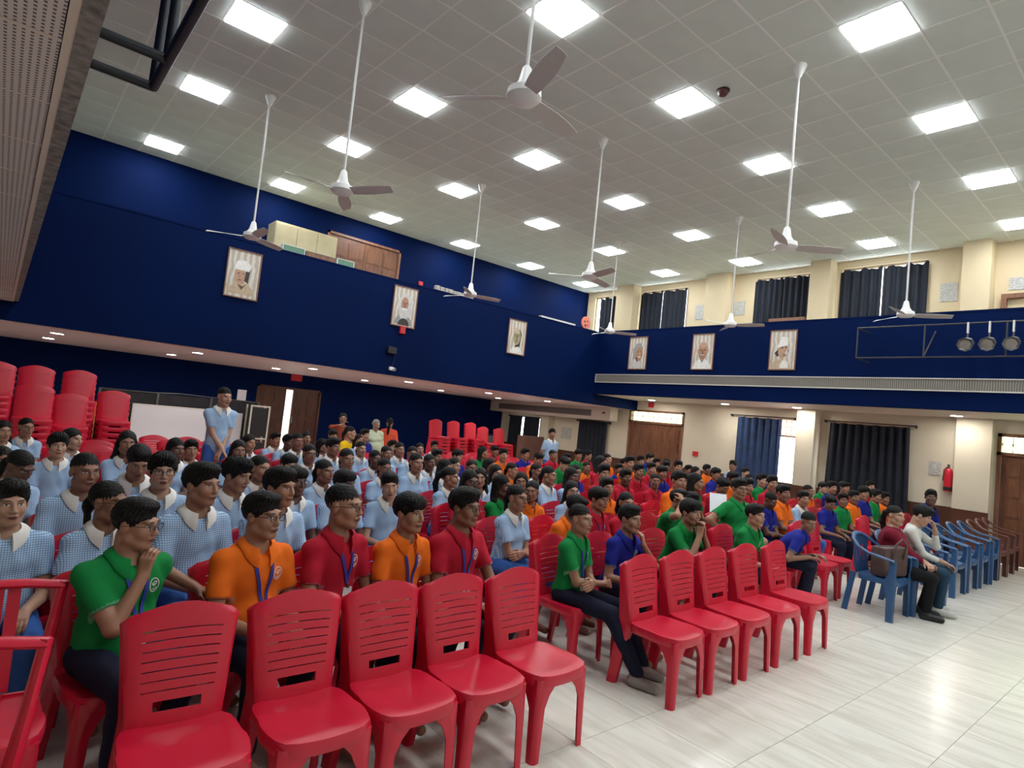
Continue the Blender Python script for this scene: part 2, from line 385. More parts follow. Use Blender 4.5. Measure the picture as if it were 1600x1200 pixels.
# left gallery over the camera with its perforated boards, and the unseen walls that close the hall
o = MB().box(-.05, .1, YF, YP, ZB+.012, ZT).build('wall_gallery_left', M['blue']); o['kind'] = 'structure'
sl = slab('ceiling_under_left_gallery', XW, .1, YF, YP, ZB+.012, ZB+.2, M['soffit_b'])
pm = MB().box(-.3, .3, -.268, .268, 0, .012).mesh('perforated_board', M['perf'])
for k in range(-3, 17):
    for c in range(3):
        y = 1.92+.546*k
        link('perforated_board', pm, sl, (-.275-.606*c, y, ZB))
    MB().box(-1.8, .03, y+.268, y+.278, ZB-.003, ZB+.012).build('joint_bead', M['soffit_b'], sl)
MB().box(.028, .052, YF, YP, ZB-.002, ZB+.012).build('edge_bead', M['soffit_b'], sl)
MB().box(.052, .104, YF, YP, ZB-.004, ZB+.012).build('edge_strip', M['edge'], sl)
MB().box(-1.5, .052, 10.95, YP, ZB-.012, ZB+.002).build('end_bead', M['soffit_b'], sl)
slab('wall_left', XW-.2, XW, YF, YL+.2, 0, ZC+.2, M['plaster'])
slab('wall_front', XW, XU+.2, YF-.2, YF, 0, ZC+.2, M['plaster'])

# long grey air grille along the right gallery front
g = empty('air_grille', (XP, 2, 3.08)); tag(g, 'long grey air grille band with pale edges along the right gallery front', 'air vent')
MB().box(-.02, -.001, -8, 9.12, -.09, .10).build('grille', M['grille'], g)
MB().box(-.03, 0, -8, 9.14, .10, .118).build('edge_strip', M['metal_edge'], g); MB().box(-.03, 0, -8, 9.14, -.112, -.09).build('edge_strip', M['metal_edge'], g)
MB().box(-.03, 0, 9.12, 9.14, -.09, .10).build('end_strip', M['metal_edge'], g)
# air duct under the rear gallery at the far right
d = empty('air_duct', (13.8, 11.7, 1.98)); tag(d, 'boxed-in air duct with dark grille under the rear gallery corner', 'air duct')
MB().box(0, .345, 0, 5.69, 0, ZA-1.983).build('casing', M['soffit_b'], d)
MB().box(-.012, 0, .75, 5.2, .1, .29).build('grille', M['grille_d'], d)
MB().box(-.02, 0, .2, .3, .2, .25).build('sensor', M['black'], d)

# doors
def panel_door(name, axis, p, a0, a1, ztop, leaf_top, mat, label_glass, gap=0, depth=.06, base=0):
    """double door with raised panels and a lattice fanlight; axis x: door lies in a plane x=p"""
    t = empty(name, (0, 0, 0)); t['kind'] = 'structure'
    def bx(mb, u0, u1, z0, z1, d0, d1, mi=0):
        if axis == 'x': mb.box(p+d0, p+d1, u0, u1, z0, z1, mi)
        else: mb.box(u0, u1, p+d0, p+d1, z0, z1, mi)
    fw = .06
    m = MB(); bx(m, a0, a0+fw, base, ztop, -.02, .12); bx(m, a1-fw, a1, base, ztop, -.02, .12); bx(m, a0, a1, ztop-fw, ztop, -.02, .12)
    if leaf_top < ztop-.15: bx(m, a0, a1, leaf_top, leaf_top+fw, -.02, .12)
    m.build('door_frame', M['frame'] if mat is not M['doorA'] else mat, t)
    mid = (a0+a1)/2
    for u0, u1 in ((a0+fw, mid-gap/2), (mid+gap/2, a1-fw)):
        m = MB(); bx(m, u0+.004, u1-.004, .01+base, leaf_top, .02, .02+depth); lf = m.build('leaf', mat, t)
        n = 5; hh = (leaf_top-base-.15)/n
        for k in range(n):
            for q in range(2):
                w = (u1-u0-.24)/2; ua = u0+.08+q*(w+.08)
                m = MB()
                z0, z1 = base+.12+k*hh, base+.12+k*hh+hh-.09
                bx(m, ua, ua+w, z0, z1, .008, .02); bx(m, ua+.03, ua+w-.03, z0+.03, z1-.03, 0, .008)
                m.build('panel', mat, lf)
        m = MB(); ue = u1-.05 if u0 < mid-.2 else u0+.03
        bx(m, ue, ue+.02, .95+base, 1.15+base, -.03, .02); m.build('handle', M['bar'], lf)
    if leaf_top < ztop-.15:
        zb, zt = leaf_top+fw, ztop-fw
        m = MB(); bx(m, a0+fw, a1-fw, zb, zt, .05, .056); m.build('fanlight_glass', label_glass, t)
        m = MB(); n = 9; w = (a1-a0-2*fw)/n
        for k in range(1, n): bx(m, a0+fw+k*w-.006, a0+fw+k*w+.006, zb, zt, .03, .05)
        bx(m, a0+fw, a1-fw, (zb+zt)/2-.006, (zb+zt)/2+.006, .03, .05)
        h = (zt-zb)/2; cz = (zb+zt)/2
        for k in range(n):      # diamonds of the lattice
            c0 = a0+fw+(k+.5)*w
            for su, sv in ((1, 1), (1, -1), (-1, 1), (-1, -1)):
                A = Vector((0, c0+su*w*.5, cz)); B = Vector((0, c0, cz+sv*h*.9))
                if axis == 'x': A.x = B.x = p+.04
                else: A = Vector((A.y, p+.04, A.z)); B = Vector((B.y, p+.04, B.z))
                m.tube([A, B], .006, 4)
        m.build('fanlight_lattice', M['lattice'], t)
    return t
panel_door('door_1', 'x', XL, 9.57, 11.45, 2.40, 2.02, M['door'], M['glass_g'])
panel_door('door_2', 'x', XL, 1.15, 2.73, 2.41, 2.0, M['door'], M['glass_g'])
panel_door('door_3', 'y', YL, 5.5, 7.36, 1.97, 1.91, M['doorA'], M['glass'], gap=.2)
panel_door('door_4', 'y', YU, 5.65, 7.68, 5.83, 5.77, M['door'], M['glass'], base=3.31)
# dim corridor behind the half-open rear door, and rooms behind the gallery door
slab('wall_corridor', 4.6, 8.2, YL+1.6, YL+1.7, 0, 3.0, M['cream2'])
slab('wall_store', 5.0, 8.3, YU+.25, YU+.3, 3.0, 6.3, M['cream2'])

# windows and curtains
def curtain(name, label, x, y0, y1, z0, z1, mat, amp=.045, folds=9, taper=0.0, scallop=0.0, group=None, off=.06):
    nu, nv = folds*8+1, 9; vs = []
    for j in range(nv):
        v = j/(nv-1); z = z0+(z1-z0)*v
        for i in range(nu):
            u = i/(nu-1); sh = taper*(1-v)
            y = y0+sh*.5+(y1-y0-sh)*u
            zz = z - (scallop*abs(math.sin(PI*folds*.5*u))**.7 if j == nv-1 else 0)
            vs.append((x-off-amp*(.6+.4*v)*math.sin(2*PI*folds*u+.6*math.sin(5*u)), y, zz))
    bm = grid_mesh(vs, nu, nv, th=.004)
    o = MB().bm(bm).build(name, mat, None, 60); tag(o, label, 'curtain', group); return o
def rod(x, y0, y1, z, label):
    t = empty('curtain_rod', (x, y0, z)); tag(t, label, 'curtain rod')
    m = MB(); m.tube([(0, 0, 0), (0, y1-y0, 0)], .014, 8); m.build('rod', M['steel'], t)
    for y in (.03, y1-y0-.03): MB().box(-.012, .08, y-.01, y+.01, -.04, .02).build('bracket', M['steel'], t)
def window(n, x, y0, y1, z0, z1, mull=2, transom=None):
    t = empty(f'window_{n}', (0, 0, 0)); t['kind'] = 'structure'
    m = MB(); w = .05
    m.box(x+.06, x+.14, y0, y0+w, z0, z1); m.box(x+.06, x+.14, y1-w, y1, z0, z1); m.box(x+.06, x+.14, y0, y1, z0, z0+w); m.box(x+.06, x+.14, y0, y1, z1-w, z1)
    if transom: m.box(x+.06, x+.14, y0, y1, transom-.025, transom+.025)
    for k in range(1, mull): yy = y0+(y1-y0)*k/mull; m.box(x+.07, x+.13, yy-.02, yy+.02, z0, transom or z1)
    m.build('window_frame', M['lattice'], t)
    zt = transom or z1-w
    for k in range(mull):
        a, b = y0+(y1-y0)*k/mull, y0+(y1-y0)*(k+1)/mull
        MB().box(x+.10, x+.104, a, b, z0+w, zt).build('pane', M['glass'], t)
    if transom:
        MB().box(x+.10, x+.104, y0, y1, transom, z1-w).build('transom_pane', M['glass_p'], t)
        m = MB()
        for k in range(12):
            yy = y0+(y1-y0)*k/12; m.box(x+.08, x+.09, yy-.006, yy+.006, transom, z1)
            m.tube([(x+.085, yy, transom+.02), (x+.085, yy+(y1-y0)/24, (transom+z1)/2), (x+.085, yy, z1-.05)], .006, 4)
        m.box(x+.08, x+.09, y0, y1, (transom+z1)/2-.006, (transom+z1)/2+.006)
        m.build('transom_lattice', M['lattice'], t)
for k, (a, b) in enumerate(B_WIN): window(k+1, XU, a, b, 3.7, 6.12, 2)
window(5, XL, 6.42, 7.85, .85, 2.44, 2, 2.0); window(6, XL, 4.25, 5.72, .85, 2.42, 2, 2.0); window(7, XL, 15.2, 16.7, .8, 1.9, 2)
G1 = 'dark curtains in the upper windows'
curtain('curtain', 'dark curtain in the leftmost upper window, beside the blue corner', XU, 12.62, 13.55, 3.4, 6.08, M['curtain'], taper=.15, scallop=.07, folds=6, group=G1)
curtain('curtain', 'dark curtain in the second upper window, right half', XU, 10.2, 11.05, 3.4, 6.08, M['curtain'], scallop=.05, folds=5, group=G1)
curtain('curtain', 'dark curtain in the second upper window, left half', XU, 11.04, 11.86, 3.4, 6.08, M['curtain'], scallop=.05, folds=5, group=G1)
curtain('curtain', 'dark curtain in the third upper window, right half above the wooden frame', XU, 6.66, 7.39, 3.4, 6.07, M['curtain'], scallop=.04, folds=5, group=G1)
curtain('curtain', 'dark curtain in the third upper window, left half', XU, 7.37, 8.12, 3.4, 6.07, M['curtain'], scallop=.04, folds=5, group=G1)
curtain('curtain', 'dark curtain in the fourth upper window, left half beside a bright slit', XU, 5.08, 5.98, 3.4, 6.07, M['curtain'], scallop=.05, folds=5, group=G1)
curtain('curtain', 'dark curtain in the fourth upper window, right half beside a bright slit', XU, 4.18, 5.05, 3.4, 6.07, M['curtain'], scallop=.06, folds=5, group=G1)
G2 = 'curtains along the lower right wall'
curtain('curtain', 'blue curtain drawn beside the bright lower window', XL, 6.82, 7.95, .55, 2.40, M['curtain_b'], folds=7, scallop=.02, group=G2, off=.1)
curtain('curtain', 'wide dark navy curtain over the lower window near the fire extinguisher', XL, 4.15, 5.72, .5, 2.40, M['curtain'], folds=10, taper=-.1, scallop=.015, group=G2, off=.1)
curtain('curtain', 'dark curtain under the air duct by the cream pillar', XL, 12.2, 13.4, .3, 1.93, M['curtain'], folds=7, group=G2, off=.1)
curtain('curtain', 'dark curtain at the far window under the duct, right of the light slit', XL, 15.22, 16.05, .9, 1.88, M['curtain'], folds=5, group=G2, off=.1)
curtain('curtain', 'dark curtain at the far window under the duct, left of the light slit', XL, 16.13, 16.85, .9, 1.88, M['curtain'], folds=5, group=G2, off=.1)
rod(XL-.1, 12.1, 13.5, 1.93, 'dark curtain rod under the air duct')
rod(XL-.1, 15.1, 16.9, 1.88, 'curtain rod at the far window with the light slit')
rod(XL-.1, 6.5, 8.15, 2.43, 'dark curtain rod above the blue curtain and bright window')
rod(XL-.1, 4.02, 5.85, 2.43, 'dark curtain rod above the wide navy curtain')
# wooden frames seen over the right gallery parapet
for lab, y0, y1, z1 in (('wooden frame standing before the third upper window', 6.65, 7.55, 4.95), ('wooden door frame at the far right above the parapet', 1.4, 2.9, 5.2)):
    t = empty('wooden_frame', (XU-.25 if y0 > 4 else XU-.06, y0, 3.3)); tag(t, lab, 'frame')
    m = MB(); m.box(-.05, .05, 0, .09, 0, z1-3.3).build('post', M['frame'], t); MB().box(-.05, .05, y1-y0-.09, y1-y0, 0, z1-3.3).build('post', M['frame'], t)
    MB().box(-.05, .05, .09, y1-y0-.09, z1-3.39, z1-3.3).build('lintel', M['frame'], t)
# ------------------------------------------------------------------ things fixed to the hall
# ceiling fans
def fan_meshes():
    rod_ = MB(); rod_.tube([(0, 0, .1), (0, 0, ZC-4.08-.02)], .014, 8)
    can = MB(); can.lathe([(.02, -.16), (.045, -.10), (.075, -.03), (.08, 0)], (0, 0, ZC-4.08), 16)
    hub = MB(); hub.lathe([(.02, .22), (.035, .20), (.055, .10), (.085, .05)], n=20); 
    mot = MB(); mot.lathe([(.09, .05), (.125, .03), (.13, -.02), (.10, -.05), (.03, -.065)], n=24)
    bl = MB(); bm = bmesh.new(); vs = []
    n = 9
    for i in range(n):
        t = i/(n-1); x = .13+.52*t; w = .035+.035*math.sin(PI*min(1, t*.8+.15))
        for k, y in enumerate((-w, 0, w)): vs.append((x, y, -.02-.02*y/w+.004*(1-abs(y/w))))
    bm = grid_mesh(vs, 3, n, th=.004); bl.bm(bm)
    return [m.mesh(nm, mt, 40) for m, nm, mt in ((rod_, 'rod', M['rod']), (can, 'canopy', M['white']), (hub, 'hub_cover', M['white']), (mot, 'motor', M['white']), (bl, 'blade', M['fanblade']))]
FM = fan_meshes(); FX = [2.68, 6.83, 11.04]; FY = [3.37, 6.46, 9.62]
FA = {(0, 2): 30, (1, 2): -14, (2, 2): -40, (0, 1): 60, (1, 1): 15, (2, 1): 45, (0, 0): 10, (1, 0): 75, (2, 0): 60}
for i, x in enumerate(FX):
    for j, y in enumerate(FY):
        t = empty('ceiling_fan', (x, y, 4.08), math.radians(FA[(i, j)]))
        tag(t, f'white ceiling fan on a long rod, {["left", "middle", "right"][i]} column, {["nearest the camera", "middle row", "nearest the rear gallery"][j]}', 'fan', 'ceiling fans on long rods')
        for m, n in zip(FM[:4], ('rod', 'canopy', 'hub_cover', 'motor')): link(n, m, t)
        for k in range(3): link('blade', FM[4], t, (0, 0, 0), 2*PI*k/3)
# round downlights under the galleries
ring = MB().lathe([(.105, 0), (.115, -.006), (.095, -.014), (.09, -.002)], n=20, cap=False).mesh('downlight_ring', M['panel'], 40)
lamp = MB().lathe([(.09, -.004), (.088, -.010)], n=20).mesh('downlight_lamp', M['spot'])
def downlight(x, y, z, label, grp):
    t = empty('downlight', (x, y, z)); tag(t, label, 'light', grp); link('trim_ring', ring, t); link('lamp', lamp, t)
for i, x in enumerate((.68, 2.86, 5.16, 7.56, 10.04, 12.26)):
    for j, y in enumerate((12.8, 15.1)):
        downlight(x, y, ZA, f'round downlight under the rear gallery, {ORD[i]} from left, {["front", "back"][j]} row', 'downlights under the rear gallery')
for i, y in enumerate((10.19, 7.98, 6.21, 3.23, .9)):
    downlight(13.7, y, ZB, f'round downlight under the right gallery, {ORD[i]} from the rear corner', 'downlights under the right gallery')

# framed portraits: flat prints in thin frames (generic painted heads)
def ell(cx, cz, rx, rz, n=18, a0=0, a1=360):
    return [(cx+rx*math.cos(math.radians(a0+(a1-a0)*k/n)), cz+rz*math.sin(math.radians(a0+(a1-a0)*k/n))) for k in range(n + (0 if a1-a0 == 360 else 1))]
M['canvas'] = stripes('streaked_cream_print', (.46, .40, .32), (.66, .62, .54), 'X', 3, .35, 6, sharp=(.2, .8))
PC = {}
def pcol(name, c):
    if name not in PC: PC[name] = plain('print_'+name, c, .45, vary=.12, vscale=18)
    return PC[name]
pcol('skin', (.42, .22, .13)); pcol('skin2', (.5, .3, .2)); pcol('shade', (.12, .06, .04)); pcol('grey', (.30, .30, .29)); pcol('lgrey', (.55, .55, .53))
pcol('white', (.78, .77, .72)); pcol('black', (.03, .028, .026)); pcol('beige', (.52, .40, .26)); pcol('olive', (.36, .34, .18))
PORTRAITS = [
 # (loc, rot, label, shapes: (colour, outline))
 ('framed print of a man in a white cap and beige coat', [('beige', ell(0, -.34, .24, .2, 18, 0, 180)), ('skin2', ell(-.04, -.02, .115, .16)), ('black', [(.03, -.1), (.1, -.14), (.12, .1), (.05, .12)]), ('shade', [(-.09, -.17), (.02, -.2), (.09, -.12), (.0, -.26)]),
   ('white', [(-.17, .07), (.1, .06), (.13, .16), (.04, .24), (-.12, .22)]), ('shade', ell(-.085, .01, .022, .009)), ('shade', ell(.005, .01, .022, .009)), ('skin', ell(-.055, -.03, .014, .035)), ('shade', ell(-.05, -.10, .035, .009))]),
 ('framed print of an old man with long grey hair and beard', [('grey', ell(.0, -.36, .22, .22, 18, 0, 180)), ('lgrey', [(-.13, -.1), (-.15, .12), (-.05, .26), (.1, .26), (.19, .1), (.2, -.12), (.1, -.2)]), ('skin', ell(0, .06, .09, .14)), ('lgrey', [(-.1, -.03), (.1, -.03), (.12, -.15), (.03, -.30), (-.06, -.28), (-.12, -.14)]),
   ('white', ell(0, -.045, .07, .02)), ('black', ell(-.035, .08, .022, .01)), ('black', ell(.04, .08, .022, .01)), ('shade', ell(.002, .03, .014, .045)), ('black', ell(.01, -.37, .14, .14, 18, 0, 180))]),
 ('framed print of a balding man in round glasses, rear gallery', [('white', ell(.02, -.38, .2, .17, 18, 0, 180)), ('black', [(-.05, -.24), (.12, -.2), (.16, .1), (.08, .2), (.04, -.1)]), ('olive', ell(0, .02, .125, .2)), ('beige', ell(-.02, .15, .09, .07)), ('black', ell(-.05, .04, .042, .036)), ('olive', ell(-.05, .04, .033, .027)), ('black', ell(.05, .04, .042, .036)), ('olive', ell(.05, .04, .033, .027)), ('black', ell(-.05, .045, .02, .008)), ('black', ell(.05, .045, .02, .008)), ('shade', ell(0, -.02, .016, .05)), ('shade', ell(0, -.09, .045, .012)), ('white', [(-.12, -.36), (.02, -.22), (.14, -.36)])]),
 ('framed print of a smiling man with grey swept hair', [('lgrey', ell(-.04, -.36, .2, .2, 18, 0, 180)), ('grey', [(-.15, -.16), (-.17, .1), (-.06, .24), (.08, .25), (.17, .12), (.13, .0), (-.02, .1), (-.06, -.12)]), ('skin', ell(.05, -.02, .115, .17)), ('grey', [(-.06, .05), (.0, .16), (.17, .12), (.1, .21), (-.03, .22)]), ('shade', ell(.01, .03, .024, .009)), ('shade', ell(.1, .03, .024, .009)), ('skin2', ell(.06, -.02, .016, .04)), ('white', ell(.06, -.095, .045, .014)), ('shade', [(-.08, -.12), (-.02, -.2), (.04, -.22), (-.03, -.1)])]),
 ('framed print of a bald man wrapped in a white shawl', [('white', ell(0, -.40, .25, .24, 18, 0, 180)), ('skin2', ell(-.14, .02, .025, .05)), ('skin2', ell(.14, .02, .025, .05)), ('skin', ell(0, .02, .125, .2)), ('skin2', ell(0, .15, .09, .07)), ('black', ell(-.05, .035, .026, .012)), ('black', ell(.05, .035, .026, .012)), ('shade', ell(0, -.02, .018, .05)), ('lgrey', ell(0, -.075, .05, .013)), ('shade', ell(0, -.105, .035, .009)), ('shade', [(-.09, -.1), (0, -.2), (.09, -.1), (0, -.23)])]),
 ('framed print of a man in a tall white cap and glasses, turned right', [('beige', ell(-.03, -.38, .22, .2, 18, 0, 180)), ('white', ell(.05, -.36, .1, .16, 18, 0, 180)), ('black', [(-.18, -.06), (-.06, .06), (-.02, -.1), (-.12, -.13)]), ('skin2', ell(.0, -.01, .105, .16)), ('white', [(-.13, .05), (.11, .1), (.1, .25), (-.03, .27)]), ('black', [(.06, -.12), (.13, -.06), (.14, .0), (.1, -.02)]), ('lgrey', ell(.09, -.05, .035, .045)), ('black', ell(-.01, .045, .03, .012)), ('black', ell(.075, .05, .026, .012)), ('skin', ell(.06, -.01, .016, .035)), ('shade', ell(.04, -.1, .035, .009))])]
def portrait(loc, rz, label, shapes):
    t = empty('framed_portrait', loc, rz); tag(t, label, 'picture', 'framed prints on the gallery fronts')
    W, H = .285, .425
    m = MB(); m.box(-W, W, -.03, 0, -H, -H+.02); m.box(-W, W, -.03, 0, H-.02, H); m.box(-W, -W+.02, -.03, 0, -H+.02, H-.02); m.box(W-.02, W, -.03, 0, -H+.02, H-.02)
    m.build('frame', M['frame'], t)
    MB().box(-W+.02, W-.02, -.018, -.002, -H+.02, H-.02).build('print', M['canvas'], t)
    names = []; m = MB()
    for k, (c, pts) in enumerate(shapes):
        if c not in names: names.append(c)
        d = .0185+.0007*k
        pts = [(max(-W+.022, min(W-.022, x*.95)), max(-H+.022, min(H-.022, z*1.05))) for x, z in pts]
        m.add([(x, -d, z) for x, z in pts], [tuple(range(len(pts)))], names.index(c))
    m.build('painted_figure', [PC[c] for c in names], t)
for k, (x, z) in enumerate(((3.05, 3.75), (6.3, 3.83), (9.46, 3.72))): portrait((x, YP-.001, z), 0, *PORTRAITS[k])
for k, y in enumerate((9.77, 7.89, 6.0)): portrait((XP-.001, y, 3.75), -PI/2, *PORTRAITS[3+k])
# small fittings on the rear gallery front
tag(MB().bbox(6.24, 6.36, YP-.07, YP-.001, 3.26, 3.42, .008).build('alarm_box', M['redbox']), 'red alarm box under the bearded portrait', 'alarm box')
t = empty('wall_speaker', (6.1, YP, 2.88)); tag(t, 'small black speaker box on the blue gallery front', 'speaker'); MB().bbox(-.1, .1, -.09, -.001, -.07, .07, .008).build('case', M['black'], t); MB().tube([(.09, -.01, -.07), (.11, -.008, -.2), (.06, -.008, -.33)], .006, 6).build('cable', M['black'], t)
t = empty('security_camera', (6.15, YP, 2.5)); tag(t, 'small white security camera below the black speaker box', 'camera'); MB().bbox(-.05, .05, -.05, -.001, -.03, .04, .008).build('mount', M['white'], t); MB().lathe([(.03, 0), (.032, .12)], n=12, M=Matrix.Translation((.03, -.12, -.01)) @ Matrix.Rotation(-PI/2, 4, 'X')).build('camera_body', M['white'], t); MB().lathe([(.022, 0), (.018, .004)], n=12, M=Matrix.Translation((.03, -.122, -.01)) @ Matrix.Rotation(-PI/2, 4, 'X')).build('lens', M['black'], t)
tag(MB().bbox(8.30, 8.42, YU-.05, YU-.001, 5.05, 5.17, .006).build('alarm_button', M['redbox']), 'tiny red call point on the upper blue wall', 'alarm box')
# things lying on the rear gallery rail and standing behind it
t = empty('cupboard', (4.2, 13.45, 3.3)); tag(t, 'cream three-door metal cupboard standing on the rear gallery', 'cupboard')
MB().box(0, 1.42, 0, .5, 0, 2.2).build('body', M['cupboard'], t)
for k in range(3):
    dd = MB().bbox(.015+.468*k, .015+.468*k+.455, -.02, -.001, .05, 2.17, .006).build('cupboard_door', M['cupboard'], t); MB().box(.43+.468*k, .445+.468*k, -.04, -.02, 1.55, 1.7).build('handle', M['bar'], dd)
z0 = ZT+.013
def on_rail(name, lab, cat, x0, x1, h, mat, edge=None):
    t = empty(name, (x0, YP+.04, z0)); tag(t, lab, cat)
    MB().box(.012, x1-x0-.012, 0, .1, .01, h-.01).build('panel', mat, t)
    m = MB(); m.box(0, x1-x0, -.006, .106, 0, .01); m.box(0, x1-x0, -.006, .106, h-.01, h); m.box(0, .012, -.006, .106, .01, h-.01); m.box(x1-x0-.012, x1-x0, -.006, .106, .01, h-.01)
    m.build('edge', edge or M['white'], t)
on_rail('display_board', 'green board with white edge lying on the gallery rail, left', 'board', 3.68, 4.1, .12, M['green'])
on_rail('display_board', 'dull brown board lying on the gallery rail between green boards', 'board', 4.12, 4.72, .10, M['frame'], M['edge'])
on_rail('display_board', 'green board with white edge lying on the gallery rail, right', 'board', 4.74, 5.1, .12, M['green'])
for k in range(9):
    x = 7.1+.115*k; h = .10-.006*k+.02*random.random()
    m = MB(); MT = Matrix.Translation((x, YP+.07, z0)) @ Matrix.Rotation(random.uniform(-.25, .25), 4, 'Z')
    for q in range(4): m.box(-.05, .05, -.05, .06, q*h/4, q*h/4+h/4-.004, 0, MT @ Matrix.Translation((random.uniform(-.008, .008), 0, 0)))
    tag(m.build('paper_bundle', M['heap']), f'grey bundle of old papers heaped on the gallery rail, {ORD[k]} from left', 'papers', 'paper bundles on the gallery rail')
on_rail('tube_light_fitting', 'pale tube light fitting lying on the gallery rail by the corner', 'light fitting', 10.25, 11.5, .05, M['panel'], M['metal_edge'])
t = empty('card_disc', (11.95, YP+.09, z0)); tag(t, 'round salmon card disc with dark marks at the gallery corner', 'card disc')
RXM = Matrix.Rotation(PI/2, 4, 'X'); MB().lathe([(.17, -.012), (.17, .012)], (0, 0, 0), 24, 0, Matrix.Translation((0, 0, .175)) @ RXM).build('disc', M['pinkdisc'], t)
m = MB()
for x, z, r in ((-.06, .2, .03), (.05, .22, .025), (-.02, .1, .035), (.07, .12, .02)): m.lathe([(r, .012), (r*.8, .016)], (0, 0, 0), 10, 0, Matrix.Translation((x, 0, z)) @ RXM)
m.build('marks', M['black'], t)
# lighting bars: pipes on the gallery fronts
def pipes(name, lab, segs, r, mat, parts='pipe', loc=(0, 0, 0)):
    t = empty(name, loc); tag(t, lab, 'lighting frame')
    for a, b in segs: MB().tube([Vector(a)-Vector(loc), Vector(b)-Vector(loc)], r, 8).build(parts, mat, t, 60)
    return t
XB = 11.8
pipes('lighting_frame', 'thin dark pipe frame for stage lights on the right gallery front',
      [((XB, 4.36, 4.03), (XB, -3, 4.03)), ((XB, 4.34, 3.48), (XB, -3, 3.48)), ((XB, 4.35, 4.03), (XB, 4.35, 3.48)), ((XB, 3.3, 4.03), (XB, 3.3, 3.48)), ((XB, 2.2, 4.03), (XB, 2.2, 3.48)), ((XB, 4.35, 4.03), (XP, 4.35, 4.03)), ((XB, 4.35, 3.48), (XP, 4.35, 3.48)), ((XB, 3.3, 3.48), (XP, 3.3, 4.03)), ((XB, .5, 4.03), (XP, .5, 4.03))], .013, M['pipe'], loc=(XB, 4.35, 3.48))
spot_b = MB(); spot_b.lathe([(.05, .0), (.09, .02), (.10, .10), (.115, .2), (.105, .2), (.06, .16)], n=8)
spot_me = spot_b.mesh('lamp_body', M['bar'], 30); lens_me = MB().lathe([(.10, .175), (.02, .18)], n=8).mesh('lamp_lens', plain('dull_reflector', (.32, .31, .28), .35, .4))
for k, (px, py) in enumerate(((1511, 533), (1545, 533), (1583, 527))):
    p = at_x(px, py, XB-.02)
    t = empty('stage_light', (XB, p.y, 4.005)); tag(t, f'{["leftmost", "middle", "rightmost"][k]} of three grey stage lamps hanging from the pipe frame', 'stage light', 'stage lamps on the pipe frame')
    MB().box(-.02, .02, -.012, .012, -.14, .04).build('clamp', M['white'], t); MB().tube([(0, 0, -.14), (0, 0, -.2)], .012, 6).build('stem', M['bar'], t)
    R_ = Matrix.Translation((.05, 0, -.28)) @ Matrix.Rotation(-PI/2-.35, 4, 'Y')
    b = link('lamp_body', spot_me, t); b.matrix_local = R_; l = link('lamp_lens', lens_me, b)
XC = .42; YC = 3.5; zc = 3.17
pipes('lighting_frame', 'heavy black steel tube frame hanging from the left gallery overhead',
      [((.1, YC, zc), (XC, YC, zc)), ((XC, YC, zc), (XC, -2, zc)), ((XC, YC, zc), (XC, YC-.03, zc+.62)), ((XC, YC-.35, zc), (XC, YC-.35, zc+.62)), ((XC, YC, zc+.62), (XC, -2, zc+.62)), ((.1, YC, zc+.62), (XC, YC, zc+.62)), ((.1, YC-.35, zc), (XC, YC-.35, zc))], .024, M['steel'], loc=(.1, YC, zc))
# fittings on the right-hand walls
def notice(x, y0, y1, z0, z1, lab, mat='paper'):
    o = MB().box(-.012, -.001, 0, y1-y0, 0, z1-z0).build('notice', M[mat], None, None, (x, y0, z0)); tag(o, lab, 'notice')
for px, py, pw, ph, x, lab in ((1094, 488, 14, 20, XU, 'pale printed notice left of the pillar on the upper right wall'), (1155, 482, 16, 18, XU, 'pale printed notice right of the pillar on the upper right wall'), (1483, 457, 26, 24, XU, 'pale notice right of the last curtained upper window'), (1592, 443, 30, 14, XU, 'pale notice at the frame edge above the wooden door frame'), (1461, 732, 18, 20, XL, 'white printed notice left of the fire extinguisher'), (885, 677, 14, 18, XL, 'white notice on the wall beside the standing boy')):
    a, b = at_x(px-pw/2, py-ph/2, x), at_x(px+pw/2, py+ph/2, x)
    notice(x, min(a.y, b.y), max(a.y, b.y), min(a.z, b.z)-.02, max(a.z, b.z)+.02, lab)
p = at_x(1481, 748, XL-.1)
t = empty('fire_extinguisher', (XL-.085, p.y, p.z-.25)); tag(t, 'red fire extinguisher hanging on the cream wall beside the pillar', 'extinguisher')
MB().lathe([(.07, 0), (.075, .015), (.075, .38), (.06, .43), (.025, .46)], n=16).build('cylinder', M['ext_red'], t, 40)
MB().lathe([(.0755, .02), (.0755, .09)], n=16).build('base_band', M['black'], t); MB().lathe([(.025, .46), (.02, .52)], n=10).build('valve', M['bar'], t)
MB().box(-.06, .03, -.01, .01, .51, .53).build('lever', M['black'], t); MB().tube([(-.02, .02, .48), (-.06, .06, .42), (-.07, .07, .2)], .009, 6).build('hose', M['black'], t)
MB().box(.06, .085, -.04, .04, .2, .3).build('wall_bracket', M['bar'], t)
for px, py, x, sz, lab in ((1018, 633, XL, .09, 'red exit box above the lattice door on the right wall'), (1087, 709, XL, .08, 'small red fire call point on the cream wall')):
    p = at_x(px, py, x); tag(MB().bbox(x-.04, x-.001, p.y-sz, p.y+sz, p.z-sz*.8, p.z+sz*.8, .008).build('alarm_box', M['redbox']), lab, 'alarm box')
p = at_y(463, 590, YL); tag(MB().bbox(p.x-.16, p.x+.16, YL-.05, YL-.001, p.z-.1, p.z+.1, .01).build('exit_box', M['redbox']), 'dim red exit box above the half-open rear door', 'exit sign')
p = at_z(1130, 141, ZC)
t = empty('smoke_detector', (p.x, p.y, ZC)); tag(t, 'dark red round detector on the ceiling boards', 'detector')
